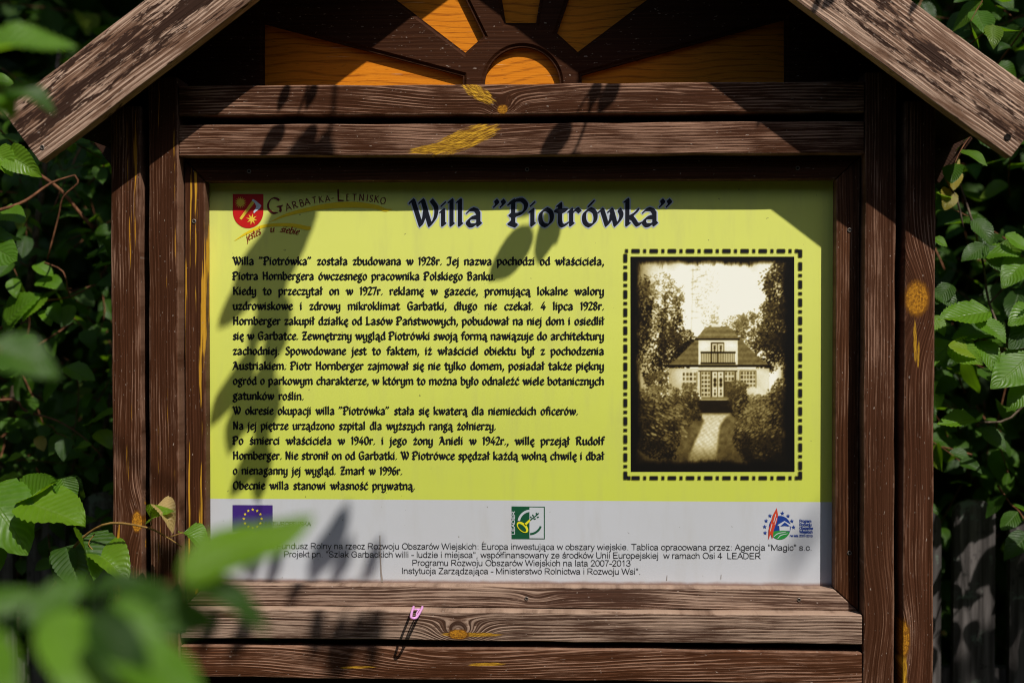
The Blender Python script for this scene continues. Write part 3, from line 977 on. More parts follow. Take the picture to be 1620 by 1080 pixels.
SANS['ą'] = (1.07, SANS['a'][1] + '; ~.88,.05 .76,-.14 .80,-.32 1.0,-.30')
SANS['ż'] = (.963, SANS['z'][1] + '; .47,1.28 .49,1.30')
for k_, v_ in SANS.items():
    gl('s' + k_, *v_)


def sans(text, pxa, ya, pxb, yb, name, mat, parent, y, xh=6.6, pen=.19, gap=.535):
    o = Lettering(pen, 0, 0, 1.0, 1.0, True, 's', gap)
    A, B = at(pxa, ya, 0), at(pxb, yb, 0)
    o.par = (pen, 0, 0, 1.0, round((B - A).length / (sum(gap if c == ' ' else GLY['s' + c][0] for c in text) * xh * mm_px(0)), 2), True)
    o.line(text, pxa, ya, pxb, yb, xh, xh, 'scale')
    return o.build(name, mat, parent, y)


foot = [('Europejski Fundusz Rolny na rzecz Rozwoju Obszarów Wiejskich: Europa inwestująca w obszary wiejskie. Tablica opracowana przez: Agencja "Magic" s.c.', 373, 867.4, 1285, 870.4),
        ('Projekt pn. "Szlak Garbackich willi - ludzie i miejsca", współfinansowany ze środków Unii Europejskiej  w ramach Osi 4  LEADER', 449, 880.6, 1204, 883.6),
        ('Programu Rozwoju Obszarów Wiejskich na lata 2007-2013', 652, 894.2, 998, 895.2),
        ('Instytucja Zarządzająca - Ministerstwo Rolnictwa i Rozwoju Wsi".', 635, 907, 1014, 908.2)]
M_ink2 = plain('grey_black_ink', (.020, .020, .022), .4, .3)
for f in foot: sans(*f, 'footer_lettering', M_ink2, WHITE, -.0006, 7.0, .175)

# ---------------------------------------------------------------- coat of arms and its writing
def zz(pts): return [(350 + a / 5.4, 290 + b / 5.4) for a, b in pts]


M_red = plain('shield_red', (.50, .012, .010), .4, .3)
M_gold = plain('shield_gold', (.74, .52, .045), .4, .3)
M_silver = plain('shield_silver', (.56, .60, .66), .4, .3)
M_swoosh = plain('swoosh_yellow', (.74, .53, .012), .4, .3)
M_maroon = plain('maroon_ink', (.13, .012, .014), .4, .3)
M_scrip = plain('red_brown_ink', (.24, .030, .012), .4, .3)
sh = [(99, 92), (361, 92), (361, 240)] + [(230 + 131 * math.cos(a), 240 + 143 * math.sin(a)) for a in [PI * k / 22 for k in range(1, 22)]] + [(99, 240)]
EMB = px_poly('coat_of_arms', [zz(sh)], M_red, PANEL, -.0005)


def starp(cx, cy, r0, r1, n, ph=0.0):
    return [(cx + (r0 if k % 2 == 0 else r1) * math.cos(PI * k / n + ph), cy + (r0 if k % 2 == 0 else r1) * math.sin(PI * k / n + ph)) for k in range(2 * n)]


px_poly('sun_charge', [zz(starp(166, 164, 52, 27, 16)), zz(starp(262, 307, 50, 19, 8, .2))], M_gold, EMB, -.0008)
px_poly('axe_handle', [zz([(156, 300), (174, 312), (292, 158), (272, 140)])], M_gold, EMB, -.0008)
px_poly('axe_blade', [zz([(262, 150), (272, 135), (300, 152), (344, 190), (330, 216), (300, 240), (280, 258), (276, 240), (292, 222), (300, 200), (290, 172), (278, 158)])], M_silver, EMB, -.0011)


def arcband(pts, w0, n=24):
    """tapering band along a smooth line; pts (x, y, half width)"""
    s = spline([(p[0], p[1], 0) for p in pts], 8)
    ws = spline([(p[2], 0, 0) for p in pts], 8)
    up, dn = [], []
    for i, p in enumerate(s):
        d = (s[min(i + 1, len(s) - 1)] - s[max(0, i - 1)]).normalized()
        nrm = Vector((-d.y, d.x, 0))
        hw = max(.4, ws[i].x)
        up.append((p.x + nrm.x * hw, p.y + nrm.y * hw)); dn.append((p.x - nrm.x * hw, p.y - nrm.y * hw))
    return up + dn[::-1]


px_poly('swoosh', [zz(arcband([(412, 332, 1), (560, 270, 12), (760, 220, 18), (960, 190, 24), (1150, 184, 25), (1320, 202, 18), (1400, 228, 14), (1460, 222, 2)], 0)),
                   zz(arcband([(115, 490, 2), (220, 425, 10), (350, 370, 13), (480, 355, 13), (620, 360, 16), (730, 382, 17), (765, 380, 12)], 0))], M_swoosh, PANEL, -.0004)
ROM = {'G': '~.86,.78 .62,.97 .32,.92 .10,.62 .12,.30 .36,.04 .66,.06 .84,.18; .84,.40 .84,.06; .66,.40 .98,.40',
       'A': '.0,.02 .36,.98 .72,.02; .14,.34 .58,.34', 'R': '.1,.02 .1,.98; ~.1,.96 .42,.96 .52,.74 .40,.52 .1,.48; .28,.48 .66,.02',
       'B': '.1,.02 .1,.98; ~.1,.96 .38,.96 .46,.74 .34,.54 .1,.52; ~.1,.52 .46,.50 .54,.26 .42,.04 .1,.02', 'T': '.30,.02 .30,.96; .0,.96 .60,.96',
       'K': '.1,.02 .1,.98; .1,.46 .52,.98; .22,.56 .64,.02', 'L': '.1,.98 .1,.04 .56,.04', 'E': '.1,.02 .1,.98; .1,.96 .46,.96; .1,.52 .40,.52; .1,.04 .50,.04',
       'N': '.1,.02 .1,.98 .62,.02 .62,.98', 'I': '.1,.02 .1,.98', 'S': '~.42,.84 .26,.98 .08,.82 .14,.58 .38,.40 .42,.18 .22,.02 .04,.14',
       'O': '~.40,.98 .12,.80 .06,.48 .16,.16 .40,.02 .66,.18 .74,.50 .66,.82 .40,.98', '-': '.0,.42 .36,.42'}
for k_, v_ in ROM.items():
    gl('rom' + k_, 1.0, v_)
lr = Lettering(.125, R(28), .05, 1.0)
for (ch, zx, zy, h, rot) in (('G', 402, 268, 135, 10), ('A', 560, 238, 62, 17), ('R', 618, 219, 62, 16), ('B', 678, 203, 62, 15), ('A', 720, 190, 60, 12),
                             ('T', 785, 176, 58, 11), ('K', 838, 168, 56, 8), ('A', 893, 160, 54, 6), ('-', 945, 150, 50, 4), ('L', 992, 153, 100, 2),
                             ('E', 1068, 150, 58, 0), ('T', 1120, 149, 58, -2), ('N', 1176, 150, 60, -4), ('I', 1240, 153, 60, -6), ('S', 1264, 158, 60, -8), ('K', 1304, 162, 62, -10),
                             ('O', 1354, 172, 58, -13)):
    q = at(350 + zx / 5.4, 290 + zy / 5.4, 0)
    u = h / 5.4 * mm_px(0)
    e = Vector((math.cos(R(rot)), 0, math.sin(R(rot))))
    lr.put('rom' + ch, q, e * u, Vector((-e.z, 0, e.x)) * u)
lr.build('emblem_lettering', M_maroon, PANEL, -.0008)
ls = Lettering(.17, R(40), .09, .9)
for (word, x0, y0, rot, u, hs) in (('jesteś', 222, 496, 27, 46, 44), ('u', 415, 420, 6, 40, 56), ('siebie', 500, 416, -9, 42, 52)):
    e = Vector((math.cos(R(rot)), 0, math.sin(R(rot))))
    uu = mm_px(0) / 5.4
    q = at(350 + x0 / 5.4, 290 + y0 / 5.4, 0)
    for c in word:
        upv = Vector((-e.z, 0, e.x)) * u * uu + e * u * uu * .30
        ls.put(c, q, e * hs * uu, upv)
        q = q + e * hs * uu * GLY[c][0]
ls.build('motto_lettering', M_scrip, PANEL, -.0008)

# ---------------------------------------------------------------- logos on the white strip
M_eu = plain('flag_violet', (.045, .018, .16), .4, .3)
M_star = plain('flag_star_yellow', (.72, .56, .03), .4, .3)
fx0, fy0, fx1, fy1 = 368, 798.3, 431.5, 841
FL = px_poly('union_flag', [[(fx0, fy1), (fx1, fy1 + .3), (fx1, fy0 + .3), (fx0, fy0)]], M_eu, WHITE, -.0006)
st = []
for k in range(12):
    a = 2 * PI * k / 12
    st.append(starp(400 + 14 * math.sin(a), 820 - 14.5 * math.cos(a), 2.5, 1.1, 5, -PI / 2))
px_poly('flag_stars', st, M_star, FL, -.0009)
sans('UNIA EUROPEJSKA', 408, 831, 492, 831.5, 'union_lettering', M_ink2, WHITE, -.0006, 4.7, .2)

M_dg = plain('rural_logo_green', (.008, .07, .03), .4, .3)
M_lw = plain('rural_logo_white', (.48, .50, .53), .4, .3)
M_ly = plain('rural_logo_yellow', (.68, .62, .02), .4, .3)


def lz_(p): return [(780 + a / 3.0, 790 + b / 3.0) for a, b in p]


LG = px_poly('rural_programme_logo', [lz_([(88, 186), (246, 187), (246, 33), (88, 31)])], M_dg, WHITE, -.0006)
px_poly('logo_white_half', [lz_([(173, 182), (241, 183), (241, 37), (173, 36)])], M_lw, LG, -.0009)


def ringarc(cx, cy, r, hw, a0, a1, n=20, sx=1.0):
    A = [R(a0 + (a1 - a0) * k / n) for k in range(n + 1)]
    return [(cx + (r + hw) * math.cos(a) * sx, cy - (r + hw) * math.sin(a)) for a in A] + [(cx + (r - hw) * math.cos(a) * sx, cy - (r - hw) * math.sin(a)) for a in A[::-1]]


px_poly('logo_white_arc', [lz_(ringarc(178, 108, 56, 5.5, 95, 172))], M_lw, LG, -.0010)
px_poly('logo_dark_arc', [lz_(ringarc(174, 106, 56, 5, 272, 340))], M_dg, LG, -.0012)


def ell(cx, cy, rx, ry, rot, n=22):
    c, s = math.cos(rot), math.sin(rot)
    return [(cx + rx * math.cos(2 * PI * k / n) * c - ry * math.sin(2 * PI * k / n) * s, cy + rx * math.cos(2 * PI * k / n) * s + ry * math.sin(2 * PI * k / n) * c) for k in range(n)]


px_poly('logo_horn', [lz_(ell(140, 130, 33, 19, .75)), lz_([(146, 116), (154, 124), (180, 98), (174, 92)])], M_ly, LG, -.0013)
px_poly('logo_horn_mouth', [lz_(ell(138, 132, 25, 11, .75))], M_dg, LG, -.0016)
px_poly('logo_twig', [lz_([(174, 95), (178, 99), (214, 70), (211, 66)]), lz_(ell(190, 74, 6, 3, .9)), lz_(ell(207, 66, 6, 3.4, .9)), lz_(ell(198, 90, 6, 3, -.1)), lz_(ell(213, 82, 6, 3, -.2)), lz_(ell(214, 66, 5, 3, -.6)), lz_(ell(180, 82, 5, 3, .9))], M_dg, LG, -.0014)
sans('LEADER', 780 + 103 / 3, 790 + 165 / 3, 780 + 103 / 3, 790 + 54 / 3, 'logo_lettering', M_lw, LG, -.0010, 3.5, .34)

M_blue = plain('programme_blue', (.012, .04, .22), .4, .3)
M_grn = plain('programme_green', (.02, .22, .04), .4, .3)
M_rd = plain('programme_red', (.50, .05, .02), .4, .3)
disc = ell(1361, 130, 52, 54, 0, 36)
PR = px_poly('programme_logo', [lz_(disc)], M_blue, WHITE, -.0006)
field = [(1313, 158), (1330, 150), (1355, 146), (1385, 147), (1404, 152)] + [(1361 + 52 * math.cos(a), 130 + 58 * math.sin(a)) for a in [.42 + 2.3 * k / 12 for k in range(13)]]
px_poly('logo_field', [lz_(field)], M_grn, PR, -.0009)
px_poly('field_furrows', [lz_(arcband([(1330, 176, 1), (1352, 160, 2), (1390, 152, 1)], 0)), lz_(arcband([(1350, 184, 1), (1366, 168, 2), (1398, 160, 1)], 0))], M_lw, PR, -.0012)
px_poly('logo_house', [lz_([(1350, 124), (1352, 118), (1383, 100), (1416, 120), (1412, 126), (1408, 124), (1408, 148), (1372, 146), (1360, 148), (1358, 122)])], M_lw, PR, -.0011)
px_poly('house_roof', [lz_([(1362, 126), (1384, 106), (1408, 124), (1400, 126), (1384, 124)])], M_blue, PR, -.0014)
px_poly('logo_ear', [lz_([(1346, 38), (1352, 70), (1347, 104), (1338, 124), (1330, 150), (1326, 186), (1318, 160), (1306, 190), (1308, 140), (1318, 108), (1328, 72)])], M_rd, PR, -.0013)
px_poly('ear_gaps', [lz_([(1340, 66), (1343, 70), (1332, 108), (1330, 104)]), lz_([(1322, 112), (1325, 116), (1316, 150), (1314, 146)]), lz_([(1345, 84), (1347, 88), (1338, 120), (1336, 116)])], M_lw, PR, -.0016)
sts = [lz_(starp(px_, py_, 11, 4.5, 5, -PI / 2)) for px_, py_ in ((1373, 64), (1400, 77), (1418, 101), (1426, 130), (1314, 76), (1296, 100), (1289, 128), (1291, 157))]
px_poly('logo_stars', sts, M_blue, PR, -.0008)
for i, wd in enumerate(('Program', 'Rozwoju', 'Obszarów', 'Wiejskich')):
    wpx = (1264, 1283 + (0, .5, 2.5, 2)[i])
    sans(wd, wpx[0] + .7, 825.6 + 5.7 * i, wpx[1] + .5, 825.9 + 5.7 * i, 'programme_lettering', M_blue, WHITE, -.0006, 3.2, .34)
sans('na lata 2007-2013', 1249.4, 848.4, 1285.5, 849, 'programme_lettering', M_blue, WHITE, -.0006, 2.6, .30)

# ---------------------------------------------------------------- the old sepia print and its dashed border
def paint_print(W=287, H=376):
    """brightness map (0..1) of the printed photograph: villa, garden path, tall trees, burnt edges"""
    rg = np.random.default_rng(11)
    sx, sy = W / 718.0, H / 941.0
    yy, xx = np.mgrid[0:H, 0:W].astype(np.float32)
    X = (xx + .5) / sx
    Y = (yy + .5) / sy

    def vnoise(cell, seed, oct_=4, fx=1.0, fy=1.0):
        r = np.random.default_rng(seed)
        out = np.zeros((H, W), np.float32); amp = 1.0; tot = 0
        for o in range(oct_):
            c = cell / 2 ** o
            gx, gy = X * fx / c, Y * fy / c
            nx, ny = int(gx.max()) + 3, int(gy.max()) + 3
            g_ = r.random((ny, nx)).astype(np.float32)
            x0, y0 = gx.astype(int), gy.astype(int)
            u, v = gx - x0, gy - y0
            u = u * u * (3 - 2 * u); v = v * v * (3 - 2 * v)
            out += amp * ((g_[y0, x0] * (1 - u) + g_[y0, x0 + 1] * u) * (1 - v) + (g_[y0 + 1, x0] * (1 - u) + g_[y0 + 1, x0 + 1] * u) * v)
            tot += amp; amp *= .55
        return out / tot

    def ss(a, b, v): 
        q = np.clip((v - a) / (b - a), 0, 1)
        return q * q * (3 - 2 * q)

    def poly(pts):
        m = np.zeros((H, W), bool)
        n = len(pts)
        for i in range(n):
            (x0, y0), (x1, y1) = pts[i], pts[(i + 1) % n]
            if y0 == y1: continue
            c = ((Y >= min(y0, y1)) & (Y < max(y0, y1)))
            m ^= c & (X < x0 + (Y - y0) * (x1 - x0) / (y1 - y0))
        return m.astype(np.float32)

    def over(im, mask, v): return im * (1 - mask) + v * mask

    def splat(im, cx, cy, rx, ry, a, val, op=1.0):
        r = max(rx, ry) + 2
        x0, x1 = int(max(0, (cx - r) * sx)), int(min(W, (cx + r) * sx + 1))
        y0, y1 = int(max(0, (cy - r) * sy)), int(min(H, (cy + r) * sy + 1))
        if x1 <= x0 or y1 <= y0: return
        dx, dy = X[y0:y1, x0:x1] - cx, Y[y0:y1, x0:x1] - cy
        c, s = math.cos(a), math.sin(a)
        d = ((dx * c + dy * s) / rx) ** 2 + ((dy * c - dx * s) / ry) ** 2
        m = np.clip(1.25 - d, 0, 1) * op
        im[y0:y1, x0:x1] = im[y0:y1, x0:x1] * (1 - m) + val * m

    def leaves(im, cx, cy, rx, ry, n, lo, hi, size, lean=0.0, top=.25):
        """clump of strokes: dark first, then lighter towards the upper left"""
        size *= .50
        kx = rg.uniform(-1, 1, 14) * .85; ky_ = rg.uniform(-1, 1, 14) * .85
        for i in range(int(n * 3.0)):
            a = rg.uniform(0, 2 * PI); q = math.sqrt(rg.random())
            px, py = cx + math.cos(a) * q * rx, cy + math.sin(a) * q * ry
            if rg.random() < .55:      # ragged side bunches
                b_ = rg.integers(14)
                px, py = cx + (kx[b_] + rg.normal(0, .16)) * rx, cy + (ky_[b_] + rg.normal(0, .13)) * ry
            li = .5 - .35 * (py - cy) / ry - .1 * (px - cx) / rx + rg.normal(0, .28)
            v = lo + (hi - lo) * float(np.clip(li, 0, 1)) ** 1.6
            s = size * rg.uniform(.5, 1.3)
            splat(im, px, py, s, s * rg.uniform(.3, .6), lean + rg.normal(0, .7), v, .85)

    im = np.zeros((H, W), np.float32)
    n1 = vnoise(180, 1)
    im[:] = 1.04 - .14 * ss(.45, .8, n1) * ss(420, 60, Y) - .10 * ss(140, 0, Y)
    im -= .07 * ss(260, 60, X) + .10 * ss(560, 690, X) * 0
    # distant trees and the bare trunk
    n2 = vnoise(40, 3)
    for (cx, cy, rx, ry, n, lo, hi) in ((330, 110, 60, 120, 120, .62, .86), (350, 260, 45, 60, 60, .55, .85), (365, 300, 22, 50, 60, .5, .75), (460, 300, 60, 45, 260, .34, .66), (540, 330, 75, 90, 420, .16, .55)):
        leaves(im, cx, cy, rx, ry, n, lo, hi, 9)
    im = over(im, poly([(270, 50), (278, 50), (274, 250), (270, 380), (260, 380), (266, 230)]) * .45, .62)
    for k in range(9):
        y = 60 + k * 26
        splat(im, 285 + rg.uniform(-10, 30), y, 28, 3, rg.uniform(-.5, .2), .55, .6)
    # dark conifers on the left
    for (cx, cy, rx, ry, n) in ((90, 370, 70, 180, 800), (175, 300, 50, 150, 420), (190, 400, 70, 120, 500), (60, 200, 40, 120, 260), (250, 380, 45, 60, 200)):
        leaves(im, cx, cy, rx, ry, n, .03, .34, 10, .3)
    for (cx, cy, rx, ry, n) in ((150, 130, 50, 60, 130), (80, 150, 40, 60, 90), (210, 170, 30, 50, 70)):
        leaves(im, cx, cy, rx, ry, n, .30, .66, 8)
    for k in range(90):
        splat(im, rg.uniform(40, 250), rg.uniform(120, 330), rg.uniform(3, 9), rg.uniform(2, 5), rg.uniform(0, 3), rg.uniform(.6, .85), .8)
    # tall tree on the right
    for (cx, cy, rx, ry, n) in ((660, 140, 70, 130, 600), (640, 330, 70, 130, 700), (610, 400, 70, 100, 420), (690, 300, 40, 300, 500)):
        leaves(im, cx, cy, rx, ry, n, .03, .34, 11, -.5)
    for k in range(50):
        splat(im, rg.uniform(560, 650), rg.uniform(60, 300), rg.uniform(4, 10), rg.uniform(2, 4), rg.uniform(-1, 0), rg.uniform(.3, .6), .8)
    # ---- the villa
    tile = .5 + .5 * np.sin(Y / 4.1) * .5 + (vnoise(9, 8, 2) - .5) * .9
    roofv = .36 + .18 * tile
    im = over(im, poly([(150, 481), (178, 466), (210, 440), (250, 400), (287, 362), (300, 350), (480, 350), (500, 378), (530, 410), (560, 440), (590, 462), (607, 474), (607, 481)]), roofv)
    im = over(im, poly([(297, 362), (470, 362), (470, 474), (297, 474)]), .93 - .05 * n2)
    im = over(im, poly([(283, 361), (300, 345), (325, 313), (345, 306), (430, 306), (452, 325), (478, 360)]), roofv + .05)
    im = over(im, poly([(283, 359), (478, 359), (478, 365), (283, 365)]), .10)
    im = over(im, poly([(355, 292), (395, 296), (395, 308), (355, 308)]), .90)
    im = over(im, poly([(168, 487), (607, 487), (607, 620), (168, 600)]), .90 - .12 * n2 - .12 * ss(240, 170, X))
    im = over(im, poly([(148, 474), (610, 474), (610, 483), (148, 483)]), .08)
    im = over(im, poly([(297, 482), (467, 482), (467, 498), (297, 498)]), .86)
    im = over(im, poly([(297, 498), (467, 498), (467, 502), (297, 502)]), .2)
    # upper door and the balcony railing
    im = over(im, poly([(353, 376), (410, 376), (410, 470), (353, 470)]), .16)
    im = over(im, poly([(357, 380), (381, 380), (381, 470), (357, 470)]), .84)
    im = over(im, poly([(384, 380), (407, 380), (407, 470), (384, 470)]), .84)
    for cx in (369, 396):
        splat(im, cx, 400, 5, 9, 0, .15); splat(im, cx, 390, 7, 3, 0, .25); splat(im, cx, 412, 3, 8, 0, .2)
    rail = poly([(310, 418), (459, 418), (459, 468), (310, 468)])
    bars = (np.sin((X - 310) * 2 * PI / 7.5) > -.15).astype(np.float32)
    im = over(im, rail * bars * .9, .10)
    im = over(im, poly([(308, 416), (461, 416), (461, 422), (308, 422)]), .07)
    im = over(im, poly([(308, 462), (461, 462), (461, 470), (308, 470)]), .10)

    def window(x0, y0, x1, y1, nx, ny):
        nonlocal im
        im = over(im, poly([(x0 - 2, y0 - 2), (x1 + 2, y0 - 2), (x1 + 2, y1 + 2), (x0 - 2, y1 + 2)]), .30)
        im = over(im, poly([(x0, y0), (x1, y0), (x1, y1), (x0, y1)]), .82)
        for i in range(nx):
            for j in range(ny):
                ax, bx = x0 + (x1 - x0) * (i + .2) / nx, x0 + (x1 - x0) * (i + .8) / nx
                ay, by = y0 + (y1 - y0) * (j + .2) / ny, y0 + (y1 - y0) * (j + .8) / ny
                im = over(im, poly([(ax, ay), (bx, ay), (bx, by), (ax, by)]), .22 + .25 * rg.random())
    window(226, 504, 290, 566, 4, 3)
    window(481, 500, 548, 572, 5, 4)
    im = over(im, poly([(305, 502), (462, 502), (462, 612), (305, 612)]), .34)
    window(310, 502, 350, 612, 3, 6)
    window(412, 502, 455, 545, 3, 2)
    im = over(im, poly([(355, 500), (410, 500), (410, 612), (355, 612)]), .14)
    im = over(im, poly([(359, 503), (381, 503), (381, 612), (359, 612)]), .86)
    im = over(im, poly([(384, 503), (407, 503), (407, 612), (384, 612)]), .86)
    for cx in (370, 396):
        for cy, q in ((515, 4), (540, 9), (560, 9), (585, 4), (600, 6)):
            splat(im, cx, cy, q * .8, q * 1.3, 0, .14)
    im = over(im, poly([(310, 612), (440, 612), (440, 622), (310, 622)]), .55)
    # lawn, path, hedge
    lawn = .24 + .30 * vnoise(16, 21, 4)
    im = over(im, ss(610, 640, Y), lawn)
    pth = poly([(300, 688), (440, 688), (418, 702), (392, 740), (384, 800), (378, 860), (372, 905), (250, 905), (262, 860), (285, 800), (306, 760), (322, 715)])
    brick = .70 + .16 * vnoise(10, 31, 3) + .05 * np.sin(Y / 3.2) * np.sin(X / 4 + Y / 9) - .12 * ss(820, 900, Y)
    k3 = np.pad(pth, 2, mode='edge')
    soft = sum(k3[i:i + H, j:j + W] for i in range(5) for j in range(5)) / 25
    im = over(im, soft, brick)
    im = over(im, poly([(292, 628), (446, 628), (446, 684), (292, 684)]), .07 + .10 * vnoise(8, 41, 3))
    # bushes
    for (cx, cy, rx, ry, n, lo, hi, s) in ((115, 545, 50, 45, 380, .10, .52, 8), (100, 632, 80, 74, 700, .08, .72, 9), (262, 628, 40, 74, 500, .10, .55, 8), (215, 650, 60, 70, 460, .06, .42, 8),
                                           (225, 700, 55, 50, 300, .16, .60, 8), (120, 790, 100, 95, 900, .04, .26, 9), (60, 730, 60, 120, 420, .04, .34, 9), (462, 585, 45, 46, 420, .14, .60, 8),
                                           (475, 640, 42, 70, 420, .06, .40, 8), (565, 662, 55, 60, 480, .12, .60, 9), (560, 750, 108, 100, 1100, .05, .62, 10), (655, 640, 48, 110, 600, .05, .44, 10),
                                           (600, 850, 110, 80, 800, .03, .26, 11), (490, 790, 40, 70, 300, .05, .40, 9), (285, 690, 30, 30, 120, .1, .45, 7)):
        leaves(im, cx, cy, rx, ry, n, lo, hi, s, -.4 if cx > 400 else .4)
    for k in range(260):
        side = rg.random() < .5
        px = rg.uniform(60, 250) if side else rg.uniform(460, 660)
        splat(im, px, rg.uniform(590, 800), rg.uniform(5, 12), rg.uniform(2, 4.5), -.6 if not side else .5, rg.uniform(.42, .75), .75)
    # the soft drawing of an old lens
    p_ = np.pad(im, 1, mode='edge')
    sf = sum(p_[i:i + H, j:j + W] for i in range(3) for j in range(3)) / 9
    im = .35 * im + .65 * sf
    gl_ = np.pad(im, 9, mode='edge')
    gl_ = np.cumsum(np.cumsum(gl_, 0), 1)
    big = (gl_[18:, 18:] - gl_[:-18, 18:] - gl_[18:, :-18] + gl_[:-18, :-18]) / 324
    im = im + .22 * np.clip(big[:H, :W] - .55, 0, 1)
    # burnt, brushed edges
    e1 = vnoise(70, 51, 4, 1, 1); e2 = vnoise(26, 52, 3, 2.2, .5)
    d = np.minimum(np.minimum(X - 14 - 26 * e1, (690 - X) - 20 * e1 + 4), np.minimum(Y - 2 - 34 * e1 * e2 * 2, (920 - Y) - 22 * e1)) + 18 * (e2 - .5)
    vg = ss(-4, 26, d)
    im *= .04 + .96 * vg
    sidev = ss(0, 130, X) * ss(718, 590, X)
    im *= .55 + .45 * sidev
    im *= .62 + .38 * ss(930, 800, Y)
    im = im + (vnoise(5, 61, 2) - .5) * .06
    return np.clip(im, 0, 1)


def sepia(v):
    ks = np.array([0, .14, .34, .55, .74, .89, .98])
    rr = np.array([9, 32, 88, 144, 198, 238, 252]) / 255
    gg = np.array([7, 23, 72, 128, 184, 233, 251]) / 255
    bb = np.array([4, 9, 34, 76, 134, 204, 238]) / 255
    c = np.stack([np.interp(v, ks, q) for q in (rr, gg, bb)], -1)
    return np.where(c < .04045, c / 12.92, ((c + .055) / 1.055) ** 2.4) * .92


def build_print():
    im = paint_print()
    H, W = im.shape
    c = sepia(im).reshape(-1, 3)
    A, B, C_, D = at(997.5, 406, 0), at(1256.5, 406, 0), at(998, 745.5, 0), at(1257, 745.5, 0)
    u = np.linspace(0, 1, W)[None, :, None]; v = np.linspace(0, 1, H)[:, None, None]
    a, b, cc, d = (np.array((p.x, 0, p.z - ZC0)) for p in (A, B, C_, D))
    P = (a * (1 - u) + b * u) * (1 - v) + (cc * (1 - u) + d * u) * v
    P = P.reshape(-1, 3)
    idx = np.arange(H * W).reshape(H, W)
    Q = np.stack([idx[1:, :-1], idx[1:, 1:], idx[:-1, 1:], idx[:-1, :-1]], -1).reshape(-1, 4)
    me = mesh_np('old_photograph', P, Q)
    at_ = me.color_attributes.new('ink', 'FLOAT_COLOR', 'POINT')
    at_.data.foreach_set('color', np.concatenate([c, np.ones((len(c), 1))], 1).astype(np.float32).ravel())
    t = NT('sepia_ink')
    ca = t.n('VertexColor', {'layer_name': 'ink'})
    m = t.base(ca.outputs[0], .42, .35)
    return link('old_photograph', me, m, PANEL, Matrix.Translation((0, -.0006, ZC0)))


PHOTO = build_print()


def rrect(cx, cy, hx, hy, r, n=4):
    out = []
    for (sx, sy, a0) in ((1, 1, 0), (-1, 1, 90), (-1, -1, 180), (1, -1, 270)):
        for k in range(n + 1):
            a = R(a0 + 90 * k / n)
            out.append((cx + sx * (hx - r) + r * math.cos(a), cy + sy * (hy - r) + r * math.sin(a)))
    return out


bord, halo = [], []


def dash(cx, cy, hx, hy):
    bord.append(rrect(cx, cy, hx, hy, min(hx, hy) * .6))
    halo.append(rrect(cx, cy, hx + 1.1, hy + 1.1, min(hx, hy) * .8))


BX0, BX1, BY0, BY1 = 989.2, 1265.8, 397.2, 755.8
nx_, ny_ = 9, 12
px_, py_ = 28.75, 28.6
for k in range(9):
    for yb in (BY0, BY1):
        dash(1005.5 + px_ * k, yb, 6.2, 2.7)
        dash(1005.5 + px_ * (k + .5), yb, 1.9, 2.5)
for k in range(12):
    for xb in (BX0, BX1):
        dash(xb, 421.5 + py_ * k - (13 if xb < 1100 else 0), 2.7, 6.2) if 404 < 421.5 + py_ * k - (13 if xb < 1100 else 0) < 745 else None
        dash(xb, 421.5 + py_ * (k + .5) - (13 if xb < 1100 else 0), 2.5, 1.9) if 404 < 421.5 + py_ * (k + .5) - (13 if xb < 1100 else 0) < 745 else None
for (cx, cy, sx, sy) in ((BX1, BY0, -1, 1), (BX1, BY1, -1, -1), (BX0, BY1, 1, -1)):
    dash(cx, cy + sy * 4, 2.7, 6.0)
    dash(cx + sx * 5.6, cy, 2.2, 2.5)
dash(BX0 + 2, BY0, 1.9, 2.5)
BR = px_poly('dashed_border', bord, M_ink, PANEL, -.0008)
px_poly('border_halo', halo, plain('border_halo', (.20, .20, .025), .45, .3), BR, -.0005)

